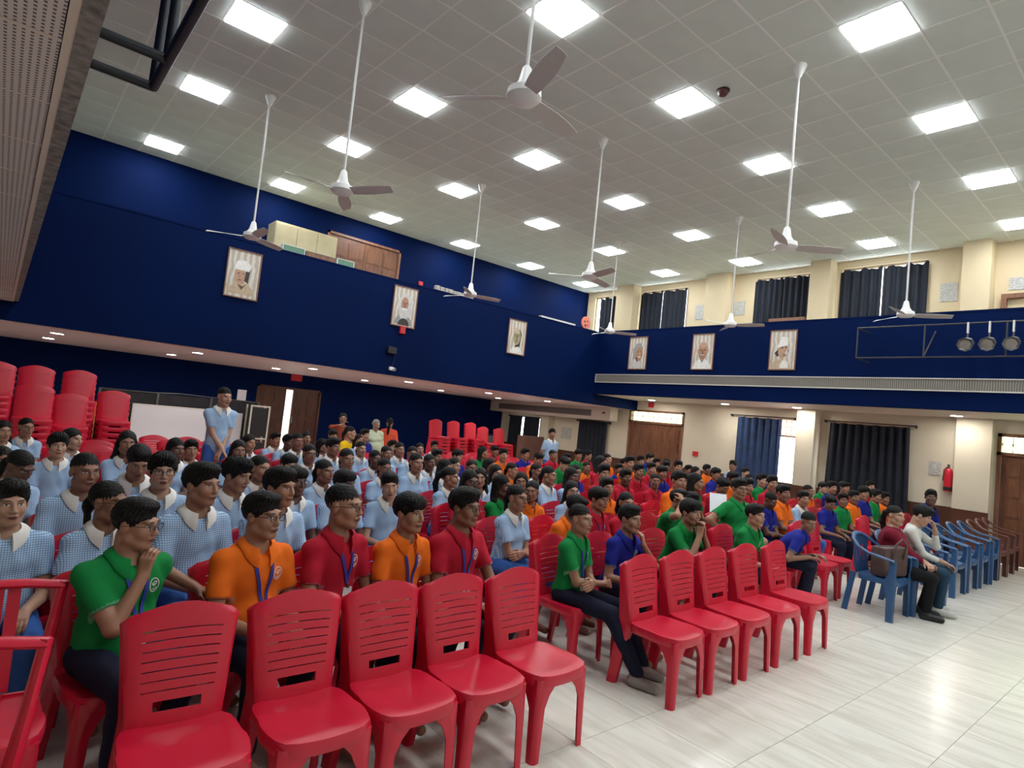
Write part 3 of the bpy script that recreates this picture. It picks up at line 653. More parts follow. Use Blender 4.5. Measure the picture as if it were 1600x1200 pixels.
MB().lathe([(.075, 0), (.075, -.03), (.05, -.07), (.01, -.08)], n=16).build('body', plain('detector_red', (.10, .025, .025), .5), t, 40)
MB().lathe([(.085, 0), (.085, -.012)], n=16).build('base', M['black'], t)

# boards and boxes standing under the rear gallery, left
YD = 13.95
t = empty('display_screen', (1.5, YD, 0)); tag(t, 'long dark cloth display screen with thin pale rail below the rear gallery', 'screen')
MB().box(0, 3.0, 0, .05, .3, 1.49).build('cloth_panel', M['dark_cloth'], t); MB().tube([(0, -.01, 1.5), (.9, -.01, 1.50), (1.4, -.01, 1.53), (3.0, -.01, 1.5)], .013, 6).build('rail', M['bar'], t)
for x in (.02, 1.0, 2.0, 2.98): MB().box(x-.02, x+.02, -.03, 0, 0, 1.5).build('post', M['bar'], t)
def board(x0, x1, y, z1, lab):
    t = empty('whiteboard', (x0, y, 0)); tag(t, lab, 'whiteboard')
    MB().box(.02, x1-x0-.02, 0, .02, .42, z1-.02).build('board', M['whiteboard'], t)
    m = MB(); m.box(0, x1-x0, -.005, .025, .40, .42); m.box(0, x1-x0, -.005, .025, z1-.02, z1); m.box(0, .02, -.005, .025, .42, z1-.02); m.box(x1-x0-.02, x1-x0, -.005, .025, .42, z1-.02)
    m.build('frame', M['metal_edge'], t)
    for x in (.1, x1-x0-.14): MB().box(x, x+.04, 0, .03, 0, .40).build('leg', M['bar'], t)
board(2.05, 3.42, 13.7, 1.27, 'large plain whiteboard propped behind the empty red chairs'); board(3.5, 4.12, 13.75, 1.24, 'smaller whiteboard half hidden by the standing boy')
t = empty('equipment_rack', (4.18, 13.45, 0)); tag(t, 'black boxes in a pale metal rack by the rear door', 'rack')
for z in (.03, .78): MB().box(.03, .38, .02, .3, z, z+.62).build('black_box', M['black'], t)
for x in (0, .38):
    for y in (0, .3): MB().box(x, x+.03, y, y+.03, 0, 1.45).build('post', M['metal_edge'], t)
for z in (.0, .72, 1.42): MB().box(.03, .38, 0, .03, z, z+.03).build('rail', M['metal_edge'], t)
tag(MB().bbox(4.02, 4.2, YD+.005, YD+.045, 1.495, 1.75, .004).build('leaning_card', M['whiteboard']), 'small pale card standing on top of the dark screen', 'card')
t = empty('board_stand', (1.45, 13.6, 0)); tag(t, 'narrow yellow board beside the red chair stacks', 'board'); MB().box(0, .24, 0, .04, .02, 1.24).build('board', M['yellow'], t); MB().box(-.01, .25, -.1, .14, 0, .03).build('foot', M['black'], t); MB().box(.14, .22, -.004, 0, .3, .7).build('print', M['heap'], t)
t = empty('folded_table', (1.75, 13.75, 0)); tag(t, 'dark folded table top leaning left of the whiteboard', 'table'); MB().box(0, .28, 0, .05, .05, 1.2).build('table_top', M['brownp'], t); MB().box(.05, .09, .05, .09, 0, 1.0).build('leg', M['steel'], t)
# grey drum and partition at the far right corner
t = empty('sound_desk', (11.9, 15.2, 0)); tag(t, 'dark grey covered box in the far corner by the light slit', 'box'); MB().bbox(0, .9, 0, .7, 0, 1.12, .08).build('cover', plain('grey_cover', (.05, .05, .055), .7), t, 40); MB().box(.1, .8, .1, .6, 1.12, 1.16).build('lid', M['black'], t)
t = empty('wooden_partition', (12.7, 14.4, 0)); tag(t, 'brown wooden partition in front of the far dark curtains', 'partition'); MB().box(0, 1.1, 0, .05, .03, 1.26).build('panel', wood('partition_wood', (.20, .10, .08), .7), t); MB().box(-.02, 1.12, -.1, .15, 0, .03).build('foot', M['steel'], t)
# ------------------------------------------------------------------ chairs
def back_y(z): return .165+max(0, z-.42)*.17
def chair_parts():
    P = []
    # backrest: one moulded sheet with side flanges, seven slits and a hand hole
    zl = [.395, .455, .475, .512]; skip_rows = {2: 'hole'}
    z = .545
    for k in range(7):
        zl += [z, z+.005]; skip_rows[len(zl)-2] = 'slit'; z += .036
    zl += [.815, .842, .86]
    us = [-2, -1.5, -1, -.95, -.74, -.5, -.25, 0, .25, .5, .74, .95, 1, 1.5, 2]
    vs = []; nu = len(us)
    for z in zl:
        t = (z-.42)/.44; w = .158+.042*min(1, max(0, t))-(.03*max(0, (z-.815)/.045)**2)
        fd = .03+.06*max(0, 1-t)**1.2
        for u in us:
            a = min(1, abs(u)); x = w*a*(1 if u >= 0 else -1)
            zz = z-(.020*max(0, min(1, t))+.03*max(0, (z-.79)/.07))*a*a
            y = back_y(z)+.012*(1-a*a)*-1
            if abs(u) > 1: k = abs(u)-1; y += fd*k; x += (.008*k)*(1 if u > 0 else -1); zz -= .022*k*max(0, (z-.80)/.06)
            elif abs(u) == 1: y += .006
            vs.append((x, y, zz))
    skip = set()
    for j, kind in skip_rows.items():
        for i in range(nu-1):
            um = (us[i]+us[i+1])/2
            if abs(um) < (.74 if kind == 'slit' else .5): skip.add((i, j))
    P.append(('backrest', MB().bm(grid_mesh(vs, nu, len(zl), skip, .009))))
    # seat: dished rounded square with a rolled edge and apron
    rings = [(0, .426), (.35, .424), (.7, .426), (.92, .432), (.985, .430), (1.0, .420), (1.0, .392), (.985, .375)]
    n = 32; vs = [(0, -.01, .424)]; fs = []
    for r, z in rings[1:]:
        for i in range(n):
            a = 2*PI*i/n+.05; c, s = math.cos(a), math.sin(a); e = 4.5
            q = (abs(c)**e+abs(s)**e)**(-1/e); x = .203*q*c; y = -.012+.203*q*s
            if s < 0: x *= 1.04
            notch = .014*math.exp(-((abs(c)-.83)/.07)**2) if s < -.3 else 0
            dz = -.012*max(0, -s)**4*(r**4)
            vs.append((x*r*(1-notch*2), y*r, z+dz))
    for i in range(n): fs.append((0, 1+i, 1+(i+1) % n))
    for k in range(len(rings)-2):
        for i in range(n): j = (i+1) % n; fs.append((1+k*n+i, 1+(k+1)*n+i, 1+(k+1)*n+j, 1+k*n+j))
    P.append(('seat', MB().add(vs, fs)))
    for sx in (-1, 1):
        # front leg, angle section flaring into the apron
        vs = []; zs = [0, .02, .15, .26, .32, .36, .385, .405]
        for z in zs:
            t = z/.405; fl = float(smoothstep(.6, 1, t)); w = .048+.018*t+.085*fl**1.6; sd = .045+.015*t+.10*fl**1.6
            cx, cy = .196-.006*t, -.205+.008*t
            pts = [(cx, cy+sd), (cx+.002, cy+sd*.5), (cx, cy+.012), (cx-.012, cy), (cx-w*.5, cy-.003), (cx-w, cy)]
            vs += [(sx*x, y, z) for x, y in pts]
        P.append(('leg', MB().bm(grid_mesh(vs, 6, len(zs), (), .008))))
        # rear leg, raked backwards
        vs = []; zs = [0, .02, .14, .27, .36, .41, .44]
        for z in zs:
            t = z/.42; cx = .186-.02*t; cy = .245-.08*t; w = .04+.03*float(smoothstep(.6, 1, t)); fd = .055+.04*t
            pts = [(cx-w, cy), (cx-.01, cy-.002), (cx, cy+.008), (cx+.006, cy+fd*.5), (cx+.01, cy+fd)]
            vs += [(sx*x, y, z) for x, y in pts]
        P.append(('leg', MB().bm(grid_mesh(vs, 5, len(zs), (), .008))))
    return P
CP = chair_parts()
CHAIR_PARTS = [(n, m.mesh(n, M['red'], 42)) for n, m in CP]
_all = MB()
for n, m in CP: _all.add(m.v, m.f)
CHAIR_ONE = _all.mesh('plastic_chair', M['red'], 42)
NCH = 0
def red_chair(x, y, rz, label, group=None, parts=False, z=0):
    global NCH; NCH += 1
    if parts:
        t = empty('plastic_chair', (x, y, z), rz)
        for n, me in CHAIR_PARTS: link(n, me, t)
    else: t = link('plastic_chair', CHAIR_ONE, None, (x, y, z), rz)
    return tag(t, label, 'chair', group)
OF = 'empty red chairs in the front row'
fr_x = [.66, 1.13, 1.56, 1.98, 2.42]; rots = [-.04, .0, .03, .03, .05]
labs = ['empty red chair in the front row, in front of the green-shirted boy touching his chin', 'empty red chair in the front row, in front of the orange-shirted boy in glasses',
        'empty red chair in the front row, third of the five left of the gap', 'empty red chair in the front row, fourth of the five left of the gap', 'empty red chair in the front row, just left of the gap']
for x, r, l in zip(fr_x, rots, labs): red_chair(x, 2.40, r, l, OF, True)
for k, (x, r) in enumerate(zip((3.60, 4.05, 4.52, 5.02, 5.58), (.06, .02, .0, -.02, .02))):
    red_chair(x, 2.40, r, ['empty red chair just right of the gap, its seat edge shining', 'empty red chair second right of the gap in the front row', 'empty red chair third right of the gap in the front row', 'empty red chair fourth right of the gap in the front row', 'empty red chair at the right end of the front red row'][k], OF, True)
for k, (x, y) in enumerate(((7.52, 3.06), (8.02, 3.10))): red_chair(x, y, .03, ['empty red chair beside the blue armchair with the brown bag', 'empty red chair just behind the blue armchair with the brown bag'][k], None, True)

# high-backed red armless chairs at the left edge: outer posts, top rail and upright slats
def slat_chair(x, y, rz, label):
    t = empty('slatted_chair', (x, y, 0), rz); tag(t, label, 'chair', 'slatted red chairs at the left edge')
    yb = lambda z: .20+(z-.42)*.14
    m = MB(); pts = [(-.27, yb(.83), .825), (-.15, yb(.84)+.02, .835), (0, yb(.84)+.028, .838), (.15, yb(.84)+.02, .835), (.27, yb(.83), .825)]
    m.tube(pts, [.034, .036, .036, .036, .034], 8, flat=.5); m.build('top_rail', M['red'], t, 50)
    for s in (-1, 1): MB().tube([(s*.262, yb(.83), .84), (s*.235, yb(.62), .62), (s*.205, yb(.42), .41)], [.026, .028, .034], 8, flat=.75).build('back_post', M['red'], t, 50)
    for k in range(5):
        xx = -.105+.0525*k; MB().box(xx-.021, xx+.021, -.006, .006, 0, .395, 0, Matrix.Translation((0, yb(.44)+.02, .43)) @ Matrix.Rotation(-.14, 4, 'X')).build('slat', M['red'], t)
    n, me = CHAIR_PARTS[1]; s_ = link('seat', me, t); s_.scale = (1.12, 1.05, 1)
    for n, me in CHAIR_PARTS[2:]: l = link('leg', me, t); l.scale = (1.12, 1.05, 1)
    return t
slat_chair(-.04, 2.20, 0, 'red slatted chair at the left edge, nearest the camera'); slat_chair(.05, 2.86, 0, 'red slatted chair at the left edge, beside the green-shirted boy')

# moulded armchairs
def armchair_parts():
    P = []
    rim = [(.275, -.2, .63), (.285, -.08, .655), (.285, .05, .675), (.262, .16, .72), (.20, .235, .785), (.10, .27, .825), (0, .28, .835)]
    rim = rim + [(-x, y, z) for x, y, z in rim[-2::-1]]
    P.append(('arm_rim', MB().tube(rim, .026, 8, flat=.6)))
    nu, nv = 13, 8; vs = []
    for j in range(nv):
        v = j/(nv-1)
        for i in range(nu):
            u = -1+2*i/(nu-1); tx, ty, tz = .20*u, .28-.05*u*u, .83-.07*u*u
            bx_, by, bz = .19*u, .20, .42
            vs.append((bx_+(tx-bx_)*v, by+(ty-by)*v+.015*math.sin(PI*v), bz+(tz-bz)*v))
    P.append(('backrest', MB().bm(grid_mesh(vs, nu, nv, {(i, j) for i in (2, 4, 7, 9) for j in (2, 3, 4)}, .008))))
    n, m = CP[1]; P.append(('seat', MB().add([(x*1.15, y, z-.005) for x, y, z in m.v], m.f)))
    for s in (-1, 1):
        P.append(('front_leg', MB().bm(grid_mesh([(s*a, b, z) for z, w in ((0, .055), (.25, .06), (.38, .10), (.42, .09), (.5, .05), (.63, .045)) for a, b in ((.275, -.2+w), (.278, -.2+.01), (.27, -.21), (.275-w, -.208))], 4, 6, (), .009))))
        P.append(('rear_leg', MB().bm(grid_mesh([(s*(.225-.02*t), .25-.06*t+d, z) for z, t in ((0, 0), (.2, .5), (.36, .9), (.43, 1)) for d in (0, .03, .06)], 3, 4, (), .012))))
    return P
AP = armchair_parts()
for m in ('bluep', 'brownp'):
    globals()['ARM_'+m] = [(n, p.mesh(n, M[m], 42)) for n, p in AP]
def armchair(x, y, rz, label, mat, grp):
    t = empty('plastic_armchair', (x, y, 0), rz); tag(t, label, 'chair', grp)
    for n, me in globals()['ARM_'+mat]: link(n, me, t)
armchair(7.64, 2.40, .0, 'blue plastic armchair holding a brown bag beside the woman in maroon', 'bluep', 'blue armchairs')
armchair(8.22, 2.36, .0, 'blue plastic armchair under the woman in maroon', 'bluep', 'blue armchairs')
armchair(8.80, 2.34, .0, 'blue plastic armchair under the man in the white shirt', 'bluep', 'blue armchairs')
for k, x in enumerate((9.95, 10.6, 11.25, 11.85)): armchair(x, 2.40, .02*k, f'empty blue plastic armchair, {ORD[k]} to the right of the seated man', 'bluep', 'blue armchairs')
for k, (x, y) in enumerate(((12.5, 2.42), (13.05, 2.42), (13.6, 2.44))): armchair(x, y, .03*k, f'brown plastic armchair by the right door, {["left", "middle", "right"][k]} of three', 'brownp', 'brown armchairs')

# chair stacks
def stack(px_top, y, n, lab, group, x=None, rz=0.0):
    for k in range(n):
        red_chair(x, y+.012*k, rz, f'red chair in {lab}, {ORD[n-1-k] + " from top" if k < n-1 else "on top"}', group, z=.083*k)
SG = 'stacked red chairs at the left'
for lab, x, y, n in (('the leftmost tall stack', -.02, 10.1, 12), ('the second tall stack from left', .42, 10.5, 12), ('the short front stack at left', .40, 9.75, 9), ('the short front stack right of it', .80, 9.9, 8), ('the third tall stack from left', .93, 10.6, 12), ('the stack nearest the yellow board', 1.36, 10.4, 9)):
    stack(0, y, n, lab, SG, x, .0)
SG = 'stacked red chairs under the rear gallery'
for k, (x, n) in enumerate(((8.85, 9), (9.42, 9), (9.98, 9), (10.42, 8), (11.0, 8))):
    stack(0, 13.0, n, f'the {ORD[k]} rear stack from the left', SG, x, .1)
# ------------------------------------------------------------------ people: bodies and clothes grown from distance fields
def axis_grid(lo, hi, coarse, fine, spans):
    """coordinates with fine steps inside the spans"""
    xs = [lo]
    while xs[-1] < hi:
        x = xs[-1]; xs.append(x+(fine if any(a-coarse <= x <= b for a, b in spans) else coarse))
    return np.array(xs, dtype=np.float32)
class Field:
    def __init__(s, xs, ys, zs):
        s.x, s.y, s.z = xs, ys, zs; s.f = np.full((len(xs), len(ys), len(zs)), .2, np.float32)
    def sub(s, lo, hi, m):
        r = []
        for c, a, b in zip((s.x, s.y, s.z), lo, hi):
            i0 = max(0, int(np.searchsorted(c, a-m))-1); i1 = min(len(c), int(np.searchsorted(c, b+m))+1); r.append(slice(i0, i1))
        X = s.x[r[0]][:, None, None]; Y = s.y[r[1]][None, :, None]; Z = s.z[r[2]][None, None, :]
        return tuple(r), X, Y, Z
    def merge(s, r, d, k, op):
        if 0 in d.shape: return
        f = s.f[r]
        if op == 'cut': f = -f
        if k > 0:
            h = np.clip(k-np.abs(f-d), 0, None)/k; g = np.minimum(f, d)-h*h*k*.25
        else: g = np.minimum(f, d)
        s.f[r] = -g if op == 'cut' else g
    def cap(s, a, b, ra, rb, k=.02, op='add', sq=None):
        """tapered capsule"""
        a = np.array(a, float); b = np.array(b, float); R = max(ra, rb)
        r, X, Y, Z = s.sub(np.minimum(a, b)-R, np.maximum(a, b)+R, .05)
        d = b-a; L = float(d@d)+1e-9
        t = np.clip(((X-a[0])*d[0]+(Y-a[1])*d[1]+(Z-a[2])*d[2])/L, 0, 1)
        D = np.sqrt((X-a[0]-t*d[0])**2+(Y-a[1]-t*d[1])**2+(Z-a[2]-t*d[2])**2)-(ra+(rb-ra)*t)
        s.merge(r, D.astype(np.float32), k, op)
    def ell(s, c, rad, R=None, k=.02, op='add'):
        """ellipsoid, R: 3x3 local axes in columns"""
        c = np.array(c, float); m = max(rad); r, X, Y, Z = s.sub(c-m, c+m, .05)
        X = X-c[0]; Y = Y-c[1]; Z = Z-c[2]
        if R is not None:
            U = [R[0, i]*X+R[1, i]*Y+R[2, i]*Z for i in range(3)]
        else: U = [X+0*Y+0*Z, Y+0*X+0*Z, Z+0*X+0*Y]
        k0 = np.sqrt(sum((u/q)**2 for u, q in zip(U, rad))); k1 = np.sqrt(sum((u/q**2)**2 for u, q in zip(U, rad)))+1e-6
        s.merge(r, (k0*(k0-1)/k1).astype(np.float32), k, op)
    def half(s, p, n, lo=None, hi=None):
        """remove what lies beyond the plane (p, normal n) inside the box lo..hi"""
        n = np.array(n, float); n /= np.linalg.norm(n); p = np.array(p, float)
        lo = p-.12 if lo is None else lo; hi = p+.12 if hi is None else hi
        r, X, Y, Z = s.sub(lo, hi, 0)
        D = (X-p[0])*n[0]+(Y-p[1])*n[1]+(Z-p[2])*n[2]
        s.f[r] = np.maximum(s.f[r], D.astype(np.float32))
    def mesh(s, smooth=2):
        f = s.f; S = f < 0; nx, ny, nz = f.shape
        cnt = np.zeros((nx-1, ny-1, nz-1), np.int8)
        cor = [(i, j, k) for i in (0, 1) for j in (0, 1) for k in (0, 1)]
        for i, j, k in cor: cnt += S[i:nx-1+i, j:ny-1+j, k:nz-1+k]
        act = (cnt > 0) & (cnt < 8); ci = np.argwhere(act); idx = np.full(act.shape, -1, np.int32); idx[act] = np.arange(len(ci))
        val = {c: f[ci[:, 0]+c[0], ci[:, 1]+c[1], ci[:, 2]+c[2]] for c in cor}
        acc = np.zeros((len(ci), 3)); n = np.zeros(len(ci))
        for ax in range(3):
            for c in cor:
                if c[ax]: continue
                d = list(c); d[ax] = 1; d = tuple(d); a, b = val[c], val[d]; m = (a < 0) != (b < 0)
                t = np.where(m, a/(a-b+1e-12), 0); p = np.repeat(np.array(c, float)[None], len(ci), 0); p[:, ax] = t
                acc[m] += p[m]; n[m] += 1
        p = acc/np.maximum(n, 1)[:, None]; V = np.zeros((len(ci), 3))
        for ax, c in enumerate((s.x, s.y, s.z)):
            i = ci[:, ax]; V[:, ax] = c[i]+(c[i+1]-c[i])*p[:, ax]
        F = []
        for ax in range(3):
            a = [slice(1, -1)]*3; b = [slice(1, -1)]*3; a[ax] = slice(0, -1); b[ax] = slice(1, None)
            A, B = S[tuple(a)], S[tuple(b)]
            e = np.argwhere(A != B); flip = A[A != B]
            off = np.ones(3, int); off[ax] = 0; e = e+off
            u, v = [(1, 2), (2, 0), (0, 1)][ax]
            def g(du, dv):
                q = e.copy(); q[:, u] -= du; q[:, v] -= dv; return idx[q[:, 0], q[:, 1], q[:, 2]]
            Q = np.stack([g(1, 1), g(0, 1), g(0, 0), g(1, 0)], 1); Q[~flip] = Q[~flip][:, ::-1]; F.append(Q)
        F = np.concatenate(F) if F else np.zeros((0, 4), int)
        for _ in range(smooth):
            sm = np.zeros_like(V); ct = np.zeros(len(V))
            for i in range(4):
                for j in ((i+1) % 4, (i+3) % 4):
                    for q in range(3): sm[:, q] += np.bincount(F[:, i], V[F[:, j], q], len(V))
                    ct += np.bincount(F[:, i], minlength=len(V))
            V = V+.5*(sm/np.maximum(ct, 1)[:, None]-V)
        return V, F
def np_mesh(name, V, F, mats, mi=None, extra=None):
    """extra: list of (verts, faces, material index) appended to the same mesh"""
    me = bpy.data.meshes.new(name); loops = [F.ravel()]; tot = [np.full(len(F), 4)]; VV = [V]; MI = [np.zeros(len(F), int) if mi is None else mi]; n = len(V)
    for v, fs, m in (extra or []):
        VV.append(np.array(v)); 
        for f in fs: loops.append(np.array(f)+n); tot.append(np.array([len(f)])); MI.append(np.array([m]))
        n += len(v)
    VV = np.concatenate(VV); LP = np.concatenate(loops).astype(np.int32); TT = np.concatenate(tot).astype(np.int32); MI = np.concatenate(MI).astype(np.int32)
    me.vertices.add(len(VV)); me.vertices.foreach_set('co', VV.astype(np.float32).ravel())
    me.loops.add(len(LP)); me.loops.foreach_set('vertex_index', LP)
    me.polygons.add(len(TT)); st = np.concatenate([[0], np.cumsum(TT)[:-1]]).astype(np.int32)
    me.polygons.foreach_set('loop_start', st); me.polygons.foreach_set('loop_total', TT)
    for m in mats: me.materials.append(m)
    me.polygons.foreach_set('material_index', MI)
    me.update(calc_edges=True); me.validate(); me.shade_smooth(); return me

def rotx(a): c, s = math.cos(a), math.sin(a); return np.array([[1, 0, 0], [0, c, -s], [0, s, c]])
def rotz(a): c, s = math.cos(a), math.sin(a); return np.array([[c, -s, 0], [s, c, 0], [0, 0, 1]])
def roty(a): c, s = math.cos(a), math.sin(a); return np.array([[c, 0, s], [0, 1, 0], [-s, 0, c]])
def ik(sh, wr, l1, l2, pole):
    sh, wr, pole = map(lambda v: np.array(v, float), (sh, wr, pole)); d = wr-sh; L = np.linalg.norm(d)
    if L > (l1+l2)*.985: wr = sh+d/L*(l1+l2)*.985; d = wr-sh; L = np.linalg.norm(d)
    n = d/L; a = (l1*l1-l2*l2+L*L)/(2*L); h = math.sqrt(max(0, l1*l1-a*a))
    p = pole-n*(pole@n); p /= np.linalg.norm(p)+1e-9
    return sh+n*a+p*h, wr

class Pose:
    """joint positions; front is -y, +x the person's left"""
    def __init__(s, stand=False, lean=4, w=1.0, hyaw=0, hpitch=0, htilt=0, wl=None, wr=None, pl=None, pr=None, dl=None, dr=None, nl=None, nr=None, curl=.5, feet=None, neck=0, hscale=1.0, female=False, twist=0, knees=None):
        s.stand, s.w, s.hs, s.female, s.curl = stand, w, hscale, female, curl
        R = rotz(math.radians(twist)) @ rotx(math.radians(lean)); s.R = R
        s.P = np.array([0, .05, .54]) if not stand else np.array([0, 0, .93])
        at = lambda *v: s.P+R @ np.array(v, float)
        s.C = at(0, 0, .26); s.N = at(0, 0, .45); s.belly = at(0, -.012, .1)
        sw = (.150 if not female else .134)*(.5+.5*w)*1.0
        s.S = [at(-sw, 0, .375), at(sw, 0, .375)]
        RN = rotx(math.radians(lean*.4+neck)); HR = rotz(math.radians(hyaw)) @ rotx(math.radians(hpitch)) @ roty(math.radians(htilt)); s.HR = HR
        nb = s.N+RN @ np.array([0, -.012, .055])
        s.H = nb+HR @ np.array([0, -.012, .095])
        if stand: hip = [np.array([x*.085*w, 0, .88]) for x in (-1, 1)]; kn = [np.array([x*.095, -.02, .48]) for x in (-1, 1)]; an = [np.array([x*.10, .03, .08]) for x in (-1, 1)]
        else:
            hip = [np.array([x*.09*w, .04, .52]) for x in (-1, 1)]; kx = knees or (.13, -.37, .49); kn = [np.array([x*kx[0], kx[1], kx[2]]) for x in (-1, 1)]
            fy = feet if feet is not None else (0, -.30); an = [np.array([x*.12+fy[0], fy[1]+.03*x, .085]) for x in (-1, 1)]
        s.hip, s.kn, s.an = hip, kn, an
        wl = wl(s) if callable(wl) else wl; wr = wr(s) if callable(wr) else wr
        if stand: wl = wl or (.21, -.02, .80); wr = wr or (-.21, -.02, .80)
        else: wl = wl or (.10, -.27, .625); wr = wr or (-.10, -.27, .625)
        pl = pl or (.5, .6, -.6); pr = pr or (-.5, .6, -.6)
        s.E = [None, None]; s.W = [None, None]
        s.E[0], s.W[0] = ik(s.S[0], wr, .28, .245, pr); s.E[1], s.W[1] = ik(s.S[1], wl, .28, .245, pl)
        def dirn(i, d):
            v = s.W[i]-s.E[i]; v = np.array(d, float) if d is not None else v/np.linalg.norm(v)*.8+np.array([0, -.35, -.1]) if not stand else v
            return v/np.linalg.norm(v)
        s.D = [dirn(0, dr), dirn(1, dl)]; s.NN = [np.array(nr if nr is not None else (0, 0, -1.), float), np.array(nl if nl is not None else (0, 0, -1.), float)]

def head_field(F, P, k=1.0):
    H, R = P.H, P.HR; s = P.hs; fw = .94 if P.female else 1.0
    p = lambda x, y, z: H+R @ (np.array([x, y, z])*s)
    E = lambda c, r, kk=.02, op='add': F.ell(p(*c), [q*s for q in r], R, kk, op)
    E((0, .016, .034), (.073, .092, .078)); E((0, -.028, -.03), (.058*fw, .062, .076*fw), .03)
    F.cap(p(0, -.066, -.09), p(0, -.05, -.085), .021*s*fw, .03*s, .025)
    for x in (-1, 1):
        F.cap(p(x*.05, .0, -.06), p(x*.018, -.06, -.095), .02*s, .016*s, .025)
        E((x*.037, -.055, -.025), (.024, .024, .026), .02); E((x*.0735, .014, -.004), (.011, .02, .032), .008)
    F.cap(p(-.036, -.079, .026), p(.036, -.079, .026), .011*s, .011*s, .015)
    for x in (-1, 1): E((x*.031, -.103, .006), (.017, .016, .011), .012, 'cut')
    F.cap(p(0, -.088, .014), p(0, -.104, -.026), .0075*s, .0115*s, .010)
    for x in (-1, 1): F.cap(p(x*.010, -.097, -.030), p(x*.012, -.092, -.032), .0085*s, .008*s, .006)
    F.cap(p(-.016, -.087, -.056), p(.016, -.087, -.056), .0085*s, .0085*s, .010); F.cap(p(-.012, -.085, -.067), p(.012, -.085, -.067), .009*s, .009*s, .006)
def hand_field(F, W, D, NRM, side, curl, fine):
    """palm, four fingers and a thumb; NRM points out of the palm"""
    D = D/np.linalg.norm(D); NRM = NRM-D*(NRM@D); NRM /= np.linalg.norm(NRM)+1e-9; X = np.cross(NRM, D)*side
    at = lambda x, d, n: W+X*x+D*d+NRM*n
    for x in (-.026, -.009, .009, .026): F.cap(at(x*.6, .005, 0), at(x, .078, .002), .0135, .0115, .012)
    for i, (x, L) in enumerate(((-.030, .062), (-.0105, .078), (.0095, .082), (.029, .072))):
        a = at(x, .078, .002); c1 = curl*(.75+.1*i); d1 = D*math.cos(c1)+NRM*math.sin(c1); b = a+d1*L*.5
        c2 = curl*2.0; d2 = D*math.cos(c2)+NRM*math.sin(c2); c = b+d2*L*.32; c3 = curl*2.6; d3 = D*math.cos(c3)+NRM*math.sin(c3); e = c+d3*L*.26
        k = .004 if fine else .008; F.cap(a, b, .0095, .0088, k); F.cap(b, c, .0088, .0082, k); F.cap(c, e, .0082, .0068, k)
    a = at(.022, .022, .004); b = at(.05, .05, .02); c = at(.052, .08, .03+.012*curl); F.cap(a, b, .0145, .011, .01); F.cap(b, c, .0105, .0085, .004)
def patch(bvh, P, f, nu, nv, off, bulge=0):
    """piece of surface lying on the face; f(u,v) gives head coordinates x,z"""
    vs = []; ok = True; HRm = P.HR; H = P.H; s = P.hs
    for j in range(nv):
        for i in range(nu):
            u, v = i/(nu-1), j/(nv-1); x, z = f(u, v)
            o = H+HRm @ (np.array([x, -.2, z])*s); d = HRm @ np.array([0, 1., 0])
            loc, nor, _, _ = bvh.ray_cast(Vector(o), Vector(d))
            if loc is None: return None
            b = off+bulge*max(0, 1-(2*u-1)**2)*max(0, 1-(2*v-1)**2)
            vs.append(np.array(loc)-d*b)
    fs = [(j*nu+i, j*nu+i+1, (j+1)*nu+i+1, (j+1)*nu+i) for j in range(nv-1) for i in range(nu-1)]
    return vs, fs
def spans(P, near):
    sx = [(P.H[0]-.105, P.H[0]+.105)]; sy = [(P.H[1]-.13, P.H[1]+.125)]; sz = [(P.H[2]-.14, P.H[2]+.125)]
    if near:
        for i in (0, 1):
            c = P.W[i]+P.D[i]*.08
            sx.append((c[0]-.07, c[0]+.07)); sy.append((c[1]-.09, c[1]+.09)); sz.append((c[2]-.09, c[2]+.09))
    return sx, sy, sz
def bounds(P):
    J = np.array([P.P, P.N, P.H, *P.S, *P.E, *P.W, *P.kn, *P.an, *[P.W[i]+P.D[i]*.2 for i in (0, 1)]])
    lo = J.min(0)-.17; hi = J.max(0)+.17; lo[2] = -.03; lo[1] -= .08; return lo, hi
def torso(F, P, g, k):
    w = P.w; R = P.R
    if P.female:
        F.ell(P.P+R @ np.array([0, .005, .29]), (.128*w+g, .088*w+g, .18), R, k); F.ell(P.P+R @ np.array([0, -.055*w, .26]), (.12*w+g, .05*w+g, .07), R, .04)
    else: F.ell(P.P+R @ np.array([0, .0, .29]), (.148*w+g, .098*w+g, .18), R, k)
    F.ell(P.belly, (.132*w+g, (.10+.12*max(0, w-1))*w+g, .15), R, .05)
    for S_ in P.S: F.cap(S_, P.N+P.R @ np.array([0, .008, -.03]), .046+g*.8, .046+g*.6, .045)
